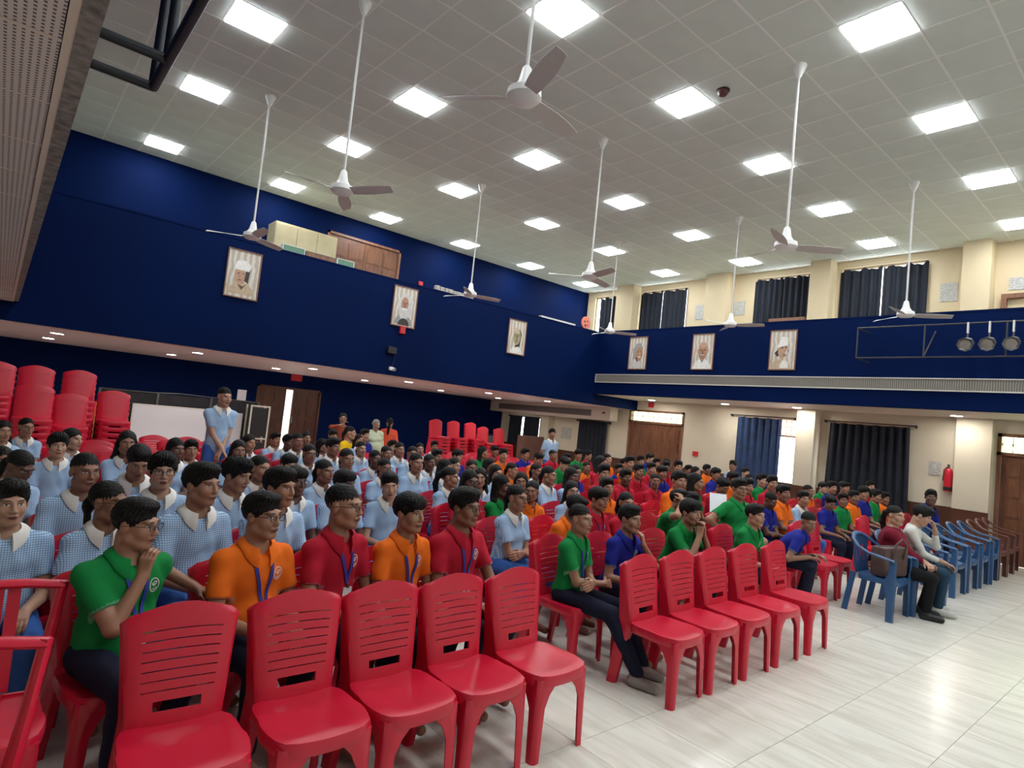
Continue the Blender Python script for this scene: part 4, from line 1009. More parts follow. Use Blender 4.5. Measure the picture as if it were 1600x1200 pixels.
def body_mesh(P, near):
    lo, hi = bounds(P); sx, sy, sz = spans(P, near); c, fi = (.013, .0048) if near else (.02, .0075)
    F = Field(*[axis_grid(lo[i], hi[i], c, fi, q) for i, q in enumerate((sx, sy, sz))])
    torso(F, P, -.012, .05); F.ell(P.P+np.array([0, 0, -.02]), (.13*P.w, .10, .10), None, .05)
    nr = (.047 if P.female else .053)*(.6+.4*P.w)
    F.cap(P.N+P.R @ np.array([0, .005, -.04]), P.H+P.HR @ np.array([0, .025, -.06]), nr*1.1, nr, .025)
    head_field(F, P)
    for i in (0, 1):
        a = .9 if P.female else 1.0; a *= .55+.45*P.w
        F.cap(P.S[i], P.E[i], .046*a, .037*a, .03); F.cap(P.E[i], P.W[i], .037*a, .0255*a, .015)
        hand_field(F, P.W[i], P.D[i], P.NN[i], -1 if i == 0 else 1, P.curl, near)
        F.cap(P.hip[i], P.kn[i], .07, .05, .03); F.cap(P.kn[i], P.an[i], .046, .032, .02)
        ft = np.array([P.an[i][0], P.an[i][1]-.15, .035]); F.cap(np.array([P.an[i][0], P.an[i][1]+.03, .045]), ft, .036, .03, .02)
    V, Q = F.mesh(2)
    hd = np.linalg.norm(V-P.H, axis=1) < .17; keep = hd[Q].all(1)
    bvh = BVHTree.FromPolygons([Vector(v) for v in V], [tuple(q) for q in Q[keep]])
    ex = []
    def eye(sx_):
        def f(u, v):
            x = (u*2-1); h = .0058*(1-x*x)**.6; return sx_*.0315+x*.0145, .0055+(v*2-1)*h+.0012*sx_*x
        return f
    def iris(sx_):
        def f(u, v):
            a = u*2*PI; r = .0052*v; return sx_*.0315+r*math.cos(a), .0062+r*math.sin(a)*.95
        return f
    def brow(sx_):
        def f(u, v): x = u*2-1; return sx_*(.034)+x*.021, .0295-.006*x*x*1.0-.0022*sx_*x+(v-.5)*.0075*(1-.5*abs(x))
        return f
    def lid(sx_):
        def f(u, v):
            x = u*2-1; h = .0058*(1-x*x)**.6; return sx_*.0315+x*.0152, .0055+h+.0006+(v)*.0022
        return f
    def lips(u, v): x = u*2-1; return x*.0235, -.0615+(v*2-1)*.0095*(1-x*x)**.6+.0015*abs(x)
    def mouthline(u, v): x = u*2-1; return x*.0245, -.061+(v*2-1)*.0012+.002*x*x
    todo = []
    for q in (-1, 1): todo += [(eye(q), 9, 5, .0008, .0012, 1), (iris(q), 12, 3, .0024, 0, 2), (brow(q), 8, 3, .0012, .0006, 2), (lid(q), 9, 2, .0022, 0, 2)]
    todo += [(lips, 9, 5, .0006, .0012, 3), (mouthline, 9, 3, .0022, 0, 2)]
    for f, nu, nv, o, b, m in todo:
        r = patch(bvh, P, f, nu, nv, o, b)
        if r: ex.append((r[0], r[1], m))
    return np_mesh('body', V, Q, [M['skin1'], M['eyewhite'], M['irisbrow'], M['lip']], None, ex)
def shirt_mesh(P, near, sleeve='short', hem=None, puff=0, trim=True):
    lo, hi = bounds(P); c = .0115 if near else .017
    F = Field(*[axis_grid(lo[i], hi[i], c, c, []) for i in range(3)]); g = .012+puff
    torso(F, P, g, .05)
    if P.stand: F.ell(P.P+np.array([0, 0, -.02]), (.142*P.w+g, .11*P.w+g, .14), None, .06)
    else: F.ell(P.P+np.array([0, -.005, -.01]), (.140*P.w+g, .115*P.w+g, .11), None, .06)
    for i in (0, 1):
        a = .55+.45*P.w; d = P.E[i]-P.S[i]
        if sleeve == 'short':
            e = P.S[i]+d*.66; G = Field(F.x, F.y, F.z); G.cap(P.S[i], e+d*.2, .053*a+puff, .055*a+puff, .04)
            dn = d/np.linalg.norm(d); G.half(e, dn, e-.12, e+.12)
            h_ = np.clip(.03-np.abs(F.f-G.f), 0, None)/.03; F.f = np.minimum(F.f, G.f)-h_*h_*.03*.25
        else:
            F.cap(P.S[i], P.E[i], .054*a+puff, .046*a+puff, .04); dd = P.W[i]-P.E[i]; F.cap(P.E[i], P.E[i]+dd*(.95 if sleeve == 'long' else .6), .047*a+puff, .036+puff, .02)
    # folds in the cloth
    X, Y, Z = F.x[:, None, None], F.y[None, :, None], F.z[None, None, :]
    F.f += (.0035*np.sin(31*Z+14*X+6*np.sin(9*X+7*Y))*np.sin(11*X+17*Y+5)+.002*np.sin(55*Z-23*X+20*Y)).astype(np.float32)
    # neck opening with a short placket
    nr = .060 if not P.female else .055
    F.cap(P.N+P.R @ np.array([0, -.008, -.005]), P.N+P.R @ np.array([0, -.02, .12]), nr, nr+.05, .008, 'cut')
    F.cap(P.N+P.R @ np.array([0, -.075, -.0]), P.N+P.R @ np.array([0, -.125*P.w, -.085]), .03, .004, .01, 'cut')
    zc = hem if hem is not None else (.47 if not P.stand else .80)
    F.half((0, 0, zc), (0, 0, -1), (-1, -1, -1), (1, 1, zc+.02))
    V, Q = F.mesh(2); mi = np.zeros(len(Q), int)
    if trim and sleeve == 'short':
        ctr = V[Q].mean(1)
        for i in (0, 1):
            d = P.E[i]-P.S[i]; L = np.linalg.norm(d); d = d/L; t = (ctr-P.S[i]) @ d; rr = np.linalg.norm(ctr-P.S[i]-t[:, None]*d, axis=1)
            mi[(t > .66*L-.010) & (t < .66*L+.02) & (rr < .085)] = 1
    return V, Q, mi
def legs_mesh(P, near, skirt=False):
    lo, hi = bounds(P); c = .013 if near else .02
    F = Field(*[axis_grid(lo[i], hi[i], c, c, []) for i in range(3)])
    F.ell(P.P+np.array([0, .0, -.03]), (.142*P.w, .115*P.w, .11), None, .05)
    for i in (0, 1):
        F.cap(P.hip[i], P.kn[i], .083*(.5+.5*P.w), .066, .03)
        if skirt:
            if P.stand: F.cap(P.kn[i], P.kn[i]*.4+P.an[i]*.6, .085, .10, .06)
            else: F.cap(P.kn[i]+np.array([0, .02, -.02]), P.kn[i]+np.array([0, .05, -.14]), .075, .07, .05)
        else: F.cap(P.kn[i], P.an[i]+np.array([0, 0, .02]), .064, .052, .02)
    if skirt:
        for t in (0, .25, .5, .75, 1): F.cap(P.hip[0]*(1-t)+P.hip[1]*t, P.kn[0]*(1-t)+P.kn[1]*t+np.array([0, .02, -.01]), .078, .07, .04)
    X, Y, Z = F.x[:, None, None], F.y[None, :, None], F.z[None, None, :]
    F.f += (.003*np.sin(40*Z+18*Y+5*np.sin(20*X))*np.sin(25*Y+9)).astype(np.float32)
    if not skirt: F.half((0, 0, .085), (0, 0, -1), (-1, -1.2, -1), (1, 1, .10))
    V, Q = F.mesh(2); return V, Q
def shoe_mesh(P, i):
    F = Field(*[axis_grid(a, b, .008, .008, []) for a, b in ((P.an[i][0]-.07, P.an[i][0]+.07), (P.an[i][1]-.24, P.an[i][1]+.11), (-.02, .14))])
    A = P.an[i]; F.cap((A[0], A[1]+.03, .045), (A[0], A[1]-.15, .038), .045, .038, .02); F.cap((A[0], A[1], .05), (A[0], A[1]+.01, .095), .042, .044, .02)
    F.half((0, 0, .004), (0, 0, -1), (-9, -9, -1), (9, 9, .02)); V, Q = F.mesh(2); return V, Q
def collar_mesh(P, bvh, pw=1.0):
    """folded shirt collar laid on the shoulders"""
    nr = (.060 if not P.female else .055); n = 25; rows = 5; vs = []
    for i in range(n):
        a = math.radians(-158+316*i/(n-1)); fr = (1-math.cos(a))/2     # 0 at the back, 1 in front
        s, c = math.sin(a), math.cos(a)
        def pt(r, z, fy=0): return P.N+P.R @ np.array([r*s, r*c-.012-.02*fr+fy, z])
        tip = max(0, (abs(math.degrees(a))-105)/53)
        top = pt(nr+.006, .052-.050*fr); inn = pt(nr+.001, .012-.065*fr)
        out = pt(nr+.034+.004*fr, .006-.055*fr-.034*tip*pw, -.03*tip)
        loc, nor, _, d = bvh.find_nearest(Vector(out))
        if loc is not None and d < .08: out = np.array(loc+nor*.009)
        mid = (top+out)/2; md = mid-P.N; md[2] = abs(md[2])*.3; mid = mid+md/np.linalg.norm(md)*.008
        und = out-np.array([0, 0, .003])
        vs += [inn, top, mid, out, und]
    fs = []
    for i in range(n-1):
        for k in range(rows): q = (k+1) % rows; fs.append((i*rows+k, i*rows+q, (i+1)*rows+q, (i+1)*rows+k))
    fs += [tuple(range(rows)), tuple((n-1)*rows+k for k in range(rows-1, -1, -1))]
    m = MB().add(vs, fs); return m.mesh('collar', M['white_cloth'], 50)
def front_hit(bvh, P, x, z, off):
    """point on the front of the shirt, chest coordinates x, z below the neck"""
    o = P.N+P.R @ np.array([x, -.6, z]); d = P.R @ np.array([0, 1., 0]); loc, nor, _, _ = bvh.ray_cast(Vector(o), Vector(d))
    if loc is None: return None
    return np.array(loc)-d*off
def lanyard(P, bvh, t, tail=-.33, x0=.02):
    m = MB()
    for s in (-1, 1):
        L = []; 
        for k in range(14):
            q = k/13; xc = s*(.062*(1-q)**1.0)+x0*q; z = .0+tail*q
            row = []
            for e in (-.009, .009):
                p = front_hit(bvh, P, xc+e, z, .006)
                if p is None: p = P.N+P.R @ np.array([xc+e, -.075-.06*q, z])
                row.append(p)
            L.append(row)
        # run over the shoulder to the back of the neck
        back = [P.N+P.R @ np.array([s*.062+e, .03, .03]) for e in (-.009, .009)]
        L.insert(0, back)
        vs = [p for r in L for p in r]+[p+P.R @ np.array([0, -.002, 0]) for r in L for p in r]; n = len(L)*2
        fs = []
        for k in range(len(L)-1):
            a = k*2; fs += [(a, a+1, a+3, a+2), (n+a, n+a+2, n+a+3, n+a+1), (a, a+2, n+a+2, n+a), (a+1, n+a+1, n+a+3, a+3)]
        m.add(vs, fs)
    o = m.build('lanyard', M['lanyard'], t, 50)
    p = front_hit(bvh, P, x0, tail-.005, .012)
    if p is not None:
        MM = Matrix.Translation(Vector(p)) @ Matrix(P.R.tolist()).to_4x4()
        MB().box(-.028, .028, -.004, .004, -.105, -.015, 0, MM).build('id_card', M['card'], o); MB().box(-.006, .006, -.006, .004, -.018, .006, 0, MM).build('clip', M['bar'], o)
def emblem(P, bvh, t):
    """round white school badge on the left breast"""
    m = MB(); cx, cz = .078*P.w, -.135
    def strip(pts, wd, closed=False):
        L = []; n = len(pts)
        for k, (x, z) in enumerate(pts):
            a = pts[(k-1) % n] if closed or k > 0 else pts[k]; b = pts[(k+1) % n] if closed or k < n-1 else pts[k]
            dx, dz = b[0]-a[0], b[1]-a[1]; l = math.hypot(dx, dz)+1e-9; nx, nz = -dz/l*wd, dx/l*wd
            for e in (-1, 1):
                p = front_hit(bvh, P, x+nx*e, z+nz*e, .003)
                if p is None: return
                L.append(p)
        fs = [(2*k, 2*k+1, (2*k+3) % (2*n), (2*k+2) % (2*n)) for k in range(n if closed else n-1)]; m.add(L, fs)
    strip([(cx+.027*math.cos(2*PI*k/20), cz+.031*math.sin(2*PI*k/20)) for k in range(20)], .0022, True)
    strip([(cx-.014, cz+.010), (cx-.004, cz-.002), (cx+.010, cz+.004), (cx+.016, cz+.013), (cx+.004, cz+.016), (cx-.010, cz+.004)], .0028)
    strip([(cx-.012, cz-.016), (cx+.002, cz-.021), (cx+.014, cz-.012)], .0025)
    if m.v: m.build('badge', M['badge'], t)
# hair: shells over the skull, in head coordinates
def hair_mesh(style, near):
    c = .0055 if near else .0078
    top = .17; F = Field(axis_grid(-.15, .15, c, c, []), axis_grid(-.16, .22, c, c, []), axis_grid(-.36 if style in ('long', 'tail', 'plait') else -.16, top, c, c, []))
    vol = {'short': .003, 'quiff': .006, 'bangs': .006, 'buzz': -.004, 'curly': .010, 'tied': -.003, 'tail': -.003, 'long': .001, 'plait': -.003, 'bun': -.002}[style]
    F.ell((0, .021, .043), (.0785+vol, .099+vol, .086+vol), None, .01)
    if style in ('quiff', 'curly'): F.ell((0, -.04, .098), (.062, .058, .036), None, .03)
    if style == 'short': F.ell((0, -.03, .10), (.058, .06, .028), None, .03)
    if style == 'bangs': F.ell((0, -.055, .075), (.068, .045, .045), None, .03)
    X, Y, Z = F.x[:, None, None], F.y[None, :, None], F.z[None, None, :]
    front = {'short': .055, 'quiff': .059, 'bangs': .036, 'buzz': .061, 'curly': .052}.get(style, .070)
    if style in ('tied', 'tail', 'long', 'plait', 'bun'):
        hl = np.interp(F.y, [-.16, -.085, -.055, -.02, .01, .05, .10, .2], [front, front-.004, .035, .005, -.02, -.06, -.075, -.075])
        side = .012*np.exp(-(F.x/.02)**2)
    else:
        hl = np.interp(F.y, [-.16, -.085, -.06, -.04, -.028, -.006, .0, .028, .038, .06, .10, .2], [front, front-.004, front-.022, .012, -.022, -.022, .012, .012, -.035, -.06, -.07, -.07]); side = 0*F.x
    jag = (.005*np.sin(F.x*95+1)+.003*np.sin(F.x*230))*(1 if style in ('bangs', 'curly', 'short', 'quiff') else .3)
    cut = (hl[None, :, None]+(side+jag)[:, None, None])-Z
    F.f = np.maximum(F.f, cut.astype(np.float32))
    F.ell((0, -.045, -.045), (.068, .075, .085), None, .005, 'cut') if style not in ('bangs',) else None
    if style in ('tail', 'plait'):
        F.ell((0, .125, .02), (.03, .028, .03), None, .02); F.cap((0, .14, .02), (.01, .175, -.09), .03, .034, .02); F.cap((.01, .175, -.09), (.02, .15, -.22), .034, .028, .02); F.cap((.02, .15, -.22), (.02, .13, -.33), .026, .01, .02)
    if style == 'bun': F.ell((0, .12, .0), (.045, .038, .042), None, .02)
    if style == 'tied': F.ell((0, .115, -.02), (.035, .03, .045), None, .02); F.cap((0, .125, -.04), (0, .115, -.14), .024, .016, .02)
    if style == 'long':
        F.ell((0, .075, -.10), (.085, .045, .16), None, .04); 
        for s in (-1, 1): F.cap((s*.072, .02, .01), (s*.085, .035, -.16), .02, .03, .03); F.cap((s*.085, .035, -.16), (s*.075, .05, -.28), .03, .015, .03)
        F.cap((0, .06, -.03), (0, .045, -.14), .03, .04, .0, 'cut')
    th = np.arctan2(X, Y+.0001); nz = .0028 if style not in ('curly',) else .005
    F.f += (nz*np.sin(th*26+Z*60+3*np.sin(Z*40+X*50))+.0016*np.sin(X*190+Y*120)*np.sin(Z*150)+(.003*np.sin(X*120)*np.sin(Y*110)*np.sin(Z*130) if style == 'curly' else 0)).astype(np.float32)
    V, Q = F.mesh(1); return np_mesh('hair', V, Q, [M['hair']])
HAIR = {}
def get_hair(style, near):
    if (style, near) not in HAIR: HAIR[(style, near)] = hair_mesh(style, near)
    return HAIR[(style, near)]
def glasses_mesh():
    m = MB()
    for s in (-1, 1):
        pts = [(s*.0335+.0225*math.copysign(abs(math.cos(a))**.6, math.cos(a)), -.1055+.004*abs(math.cos(a)), .004+.0165*math.copysign(abs(math.sin(a))**.7, math.sin(a))) for a in [2*PI*k/20 for k in range(21)]]
        m.tube(pts, .0021, 6); m.tube([(s*.056, -.1, .01), (s*.072, -.07, .010), (s*.0815, -.01, .008), (s*.083, .025, .0)], .0019, 6)
    m.tube([(-.0115, -.106, .008), (0, -.1085, .011), (.0115, -.106, .008)], .002, 6)
    return m.mesh('glasses', M['glasses'], 60)

M['skin1'] = plain('brown_skin_a', (.235, .105, .062), .5, vary=.08, vscale=14); M['skin2'] = plain('brown_skin_b', (.33, .165, .10), .5, vary=.08, vscale=14)
M['skin3'] = plain('brown_skin_c', (.42, .235, .155), .5, vary=.06, vscale=14); M['skin4'] = plain('dark_brown_skin', (.125, .055, .035), .5, vary=.08, vscale=14)
M['eyewhite'] = plain('eye_white', (.62, .58, .54), .3); M['irisbrow'] = plain('dark_iris_and_brow', (.014, .009, .007), .5); M['lip'] = plain('lip', (.19, .055, .042), .45)
M['hair'] = plain('black_hair', (.0055, .0048, .0042), .6, bump=.5, bscale=90, spec=.22); M['hair_grey'] = plain('grey_hair', (.22, .20, .18), .6, bump=.4, bscale=90)
M['white_cloth'] = plain('white_cotton', (.74, .72, .68), .85, bump=.1, bscale=300)
M['lanyard'] = plain('blue_ribbon', (.022, .03, .27), .6); M['card'] = plain('white_id_card', (.75, .75, .75), .4); M['badge'] = plain('white_badge_print', (.62, .60, .56), .8)
M['glasses'] = plain('black_glasses_frame', (.012, .012, .014), .3)
CL = {}
def cloth(n, c, **k): CL[n] = plain(n, c, .85, spec=.2, bump=.12, bscale=260, vary=.07, vscale=5, **k); return CL[n]
CL['c'] = gingham('blue_gingham_check', (.21, .37, .59), (.66, .75, .85), 26)
cloth('g', (.006, .20, .045)); cloth('o', (.80, .155, .012)); cloth('r', (.42, .010, .028)); cloth('n', (.012, .018, .22)); cloth('y', (.80, .48, .01)); cloth('v', (.06, .02, .08))
cloth('maroon', (.16, .008, .022)); cloth('offwhite', (.60, .60, .56)); cloth('rust', (.26, .055, .03)); cloth('palegreen', (.52, .58, .40)); cloth('coral', (.72, .10, .05))
cloth('navy_t', (.010, .012, .030)); cloth('blue_t', (.045, .13, .42)); cloth('black_t', (.008, .008, .009)); cloth('jeans', (.02, .05, .085)); cloth('sock', (.33, .30, .28)); cloth('trim', (.10, .33, .17)); cloth('trim_o', (.55, .22, .12)); cloth('trim_r', (.42, .12, .15)); cloth('trim_n', (.18, .25, .5))
GLM = glasses_mesh()
CACHE = {}
def add_person(pose_key, pose_args, loc, rz, scale, label, shirt, skin, hair, near=False, sleeve='short', legs='navy_t', skirt=False, glasses=False, collar=None, lany=False, badge=False, shoes=None, hairmat=None, group=None, puff=0, hem=None):
    """one seated or standing person: body, clothes, hair"""
    P = Pose(**pose_args)
    t = empty('person', loc, rz); t.scale = (scale,)*3; tag(t, label, 'person', group)
    kb = ('b', pose_key, near)
    if kb not in CACHE: CACHE[kb] = body_mesh(P, near)
    b = link('body', CACHE[kb], t)
    for sl in b.material_slots[:1]: sl.link = 'OBJECT'; sl.material = M[skin]
    torso_key = tuple(sorted((k, str(v)) for k, v in pose_args.items() if k not in ('hyaw', 'hpitch', 'htilt', 'dl', 'dr', 'nl', 'nr', 'curl', 'hscale', 'neck')))
    ks = ('s', torso_key, near, sleeve, puff, hem)
    if ks not in CACHE:
        V, Q, mi = shirt_mesh(P, near, sleeve, hem, puff)
        me = np_mesh('shirt', V, Q, [CL['c'], CL['c']], mi); bvh = BVHTree.FromPolygons([Vector(v) for v in V], [tuple(q) for q in Q]); CACHE[ks] = (me, bvh, collar_mesh(P, bvh))
    me, bvh, cme = CACHE[ks]; s = link('shirt', me, t)
    tr = {'g': 'trim', 'o': 'trim_o', 'r': 'trim_r', 'n': 'trim_n'}.get(shirt, shirt)
    for sl, m_ in zip(s.material_slots, (shirt, tr)): sl.link = 'OBJECT'; sl.material = CL[m_]
    if collar:
        o = link('collar', cme, t); sl = o.material_slots[0]; sl.link = 'OBJECT'; sl.material = M['white_cloth'] if collar == 'white' else CL[collar]
    kl = ('l', torso_key, near, skirt)
    if kl not in CACHE: V, Q = legs_mesh(P, near, skirt); CACHE[kl] = np_mesh('skirt' if skirt else 'trousers', V, Q, [CL['navy_t']])
    o = link('skirt' if skirt else 'trousers', CACHE[kl], t); sl = o.material_slots[0]; sl.link = 'OBJECT'; sl.material = CL[legs]
    HM = Matrix.Translation(Vector(P.H)) @ Matrix(P.HR.tolist()).to_4x4() @ Matrix.Scale(P.hs, 4)
    h = link('hair', get_hair(hair, near), t); h.matrix_local = HM
    if hairmat: h.material_slots[0].link = 'OBJECT'; h.material_slots[0].material = M[hairmat]
    if glasses: gl = link('glasses', GLM, t); gl.matrix_local = HM
    if lany: lanyard(P, bvh, t, x0=lany[0] if isinstance(lany, tuple) else lany, tail=lany[1] if isinstance(lany, tuple) else -.33)
    if badge: emblem(P, bvh, t)
    if shoes:
        for i in (0, 1): V, Q = shoe_mesh(P, i); link('shoe' if shoes != 'sock' else 'sock', np_mesh('shoe', V, Q, [CL.get(shoes) or M[shoes]]), t)
    return t, P
# ------------------------------------------------------------------ who sits where: id, kind, shirt, facing, extras, row, X, head height
TABLE = '''
1 g c 25 G 9 0.32 1.042
2 l c 20 - 8 0.11 1.042
3 b c 10 - 6 0.48 1.054
4 l c 50 - 7 0.64 1.060
5 b c 22 - 3 0.48 1.109
6 g c 50 D 4 0.18 1.049
7 b c 20 - 5 0.10 0.995
8 b c 12 - 2 0.12 1.043
9 g c 55 G 2 0.52 1.050
11 b c 15 D 4 0.85 1.127
12 l c 10 - 6 1.00 1.106
13 b c 8 G 3 0.90 1.123
14 b c 15 - 7 1.72 1.003
141 l c 30 - 6 1.42 1.077
15 b c 48 - 2 0.97 1.140
16 b c 55 D 3 1.36 1.111
17 l c 15 - 6 2.01 1.085
18 l c 40 - 8 2.56 1.058
20 g c 45 - 4 1.77 1.081
22 b c 30 - 5 2.25 1.059
23 b c 30 - 10 3.40 1.015
24 b c 35 - 9 3.30 1.076
25 b c 25 - 8 3.19 1.110
26 g c 30 G 6 2.78 1.085
27 l v 20 - 10 3.89 1.075
28 b c 50 - 2 1.42 1.130
29 b c 35 G 3 1.80 1.070
30 g c 50 - 4 2.34 1.073
33 b c 40 - 3 2.20 1.060
34 g c 30 - 5 2.89 1.108
35 b c 40 - 7 3.38 1.114
36 l c 60 - 9 3.87 1.012
37 b c 30 - 11 4.66 1.091
39 g c 30 - 8 4.14 1.070
40 b n 40 - 12 5.65 1.102
41 l c 50 - 11 5.16 1.040
42 g c 35 - 6 3.61 1.066
43 g c 30 - 7 4.16 1.074
44 g c 30 G 5 3.35 1.026
45 b c 8 - 3 2.60 1.050
46 g c 25 - 5 3.48 1.098
47 g c 20 - 7 4.57 1.083
48 b c 30 - 9 5.06 1.062
481 g c 30 - 8 4.78 1.082
49 g c 20 - 9 5.59 1.045
50 l c 50 - 5 3.77 1.045
51 g c 40 - 6 4.40 1.037
52 b c 30 - 7 4.99 1.054
53 b c 20 - 10 6.36 1.067
54 b n 55 - 8 5.88 1.018
55 p c 75 - 4 3.72 1.034
56 g c 15 G 5 4.47 1.072
57 g c 60 - 6 4.79 1.007
58 l c -5 - 4 4.13 1.034
59 l r 30 G 3 3.45 1.088
62 b r 30 - 10 7.75 1.074
63 l g 75 - 9 6.97 1.052
64 b o 25 - 8 6.77 1.099
65 l c 60 - 6 5.41 1.026
66 l c 40 G 5 4.91 1.004
67 g o 65 - 6 5.84 0.955
68 l g 70 - 3 3.82 1.049
69 l c 0 - 4 4.74 1.001
71 g c 50 - 5 5.65 1.046
72 b n 40 - 9 8.02 1.073
73 b o 45 D 8 7.58 1.087
74 b r 40 - 9 8.78 1.080
75 b g 40 D 7 7.52 1.088
76 g c 60 - 4 5.18 1.086
77 l c 50 - 4 5.50 1.082
78 b n 40 - 5 6.42 1.055
79 g o 20 - 7 8.24 0.987
80 b r 40 - 8 8.45 1.073
81 b g 30 - 9 9.54 1.112
82 b r 60 - 10 10.64 1.077
83 p o -8 - 3 4.15 1.000
84 l c 25 G 3 4.84 1.003
89 b o 30 - 3 5.41 1.048
90 p r 35 - 2 4.87 0.998
91 b r 20 - 4 6.18 1.128
92 b n 25 - 7 9.03 0.984
93 b o 40 - 8 9.65 1.105
94 l r 60 - 6 7.79 1.140
95 b r 30 - 4 6.64 1.086
96 b r 40 - 5 7.73 1.115
97 b g 15 - 7 9.79 1.005
98 b r 40 - 8 10.07 1.053
99 b o 30 - 6 8.53 1.165
100 b g 30 - 8 10.74 1.103
101 b r 40 - 6 9.04 1.101
102 b r 10 - 4 7.32 1.043
103 b n 70 - 10 12.89 1.105
104 b o 30 - 8 11.32 1.081
105 b r 20 - 6 9.48 1.125
106 b r 30 - 7 10.69 1.121
107 b n 25 - 5 8.35 1.110
108 b g 25 - 6 10.01 1.140
109 b o 40 - 3 6.66 1.154
110 b o 40 - 4 8.04 1.053
111 b n 40 - 7 11.48 1.022
112 l r 60 - 6 10.63 1.070
113 l g 80 - 3 7.22 1.129
114 b o 35 - 7 12.20 1.069
119 b n 40 - 5 10.14 1.106
120 b r 40 D 3 7.67 1.116
123 b o 35 - 4 9.28 1.123
127 b r 40 - 3 8.59 1.089
128 g o 30 - 5 11.37 1.020
129 b n 40 - 6 12.55 1.088
130 b g 40 - 4 10.45 1.097
131 b r 30 - 3 9.15 1.150
132 b n 40 D 2 7.80 1.010
133 g g 30 - 3 9.56 1.056
134 b o 40 - 2 8.21 1.099
135 b c 35 - 2 8.62 1.055
138 b g 55 - 4 12.80 1.002
139 b n 40 - 3 11.61 1.090
140 b r 40 - 3 12.19 1.094
141b b n 30 D 2 9.70 0.960
142 b g 10 - 2 10.24 0.991
143 b o 40 - 2 10.67 1.034
144 b n 40 - 2 11.01 1.101
145 b g 65 - 2 11.59 1.069
146 b o 60 - 2 12.02 1.010
147 b r 40 - 3 13.47 1.116
150 b n 10 - 1 11.54 1.165
151 b o 40 - 3 10.67 1.019
10 u g 60 - 1 0.54 1.070
31 u o 50 - 1 1.08 1.097
32 u r 62 - 1 1.52 1.136
60 u o 50 - 1 1.93 1.093
61 u r 55 - 1 2.31 1.121
70 u c 55 - 2 3.40 1.058
85 u o 75 - 2 3.99 0.987
86 u g 60 - 1 3.41 1.020
87 u r 55 - 2 4.43 1.042
118 u n 55 - 1 3.94 1.016
116 u g 50 - 1 4.68 1.076
115 u g 60 - 2 5.56 1.063
117 b o 50 - 2 6.01 0.991
126 u g 35 - 2 7.01 1.153
137 u g 58 - 1 5.89 1.006
136 u n 30 - 1 6.70 0.950
'''
rowY = lambda k: 2.40+.72*k
SHN = {'c': 'light blue check shirt', 'g': 'green polo shirt', 'o': 'orange polo shirt', 'r': 'red polo shirt', 'n': 'navy blue polo shirt', 'v': 'dark purple top'}
PEO = []
for l in TABLE.strip().split('\n'):
    q = l.split(); PEO.append(dict(id=q[0], kind=q[1], sh=q[2], a=float(q[3]), ex=q[4], row=int(q[5]), x=float(q[6]), z=float(q[7])))
p = at_y(1144, 728, rowY(7)); PEO.append(dict(id='124', kind='b', sh='c', a=-65, ex='-', row=7, x=p.x, z=p.z))
byrow = {}
for p in PEO: byrow.setdefault(p['row'], []).append(p)
for k, v in byrow.items():
    v.sort(key=lambda p: p['x'])
    for i in range(1, len(v)):
        if v[i]['x']-v[i-1]['x'] < .40: v[i]['x'] = v[i-1]['x']+.40
    for i, p in enumerate(v): p['seat'] = i; p['where'] = f'{ORD[k-1]} seated row, {ORD[i]} from left'
LAP = {}
FOLD = dict(wl=(-.07, -.23, .68), wr=(.08, -.25, .65), dl=(-1, -.2, -.1), dr=(1, -.15, -.1), nl=(0, .9, -.3), nr=(0, .9, -.3), curl=.35, pl=(.6, .2, -.8), pr=(-.6, .2, -.8))
FWD = dict(lean=17, wl=(.07, -.36, .60), wr=(-.07, -.36, .60), dl=(-.8, -.5, -.1), dr=(.8, -.5, -.1), curl=.7)
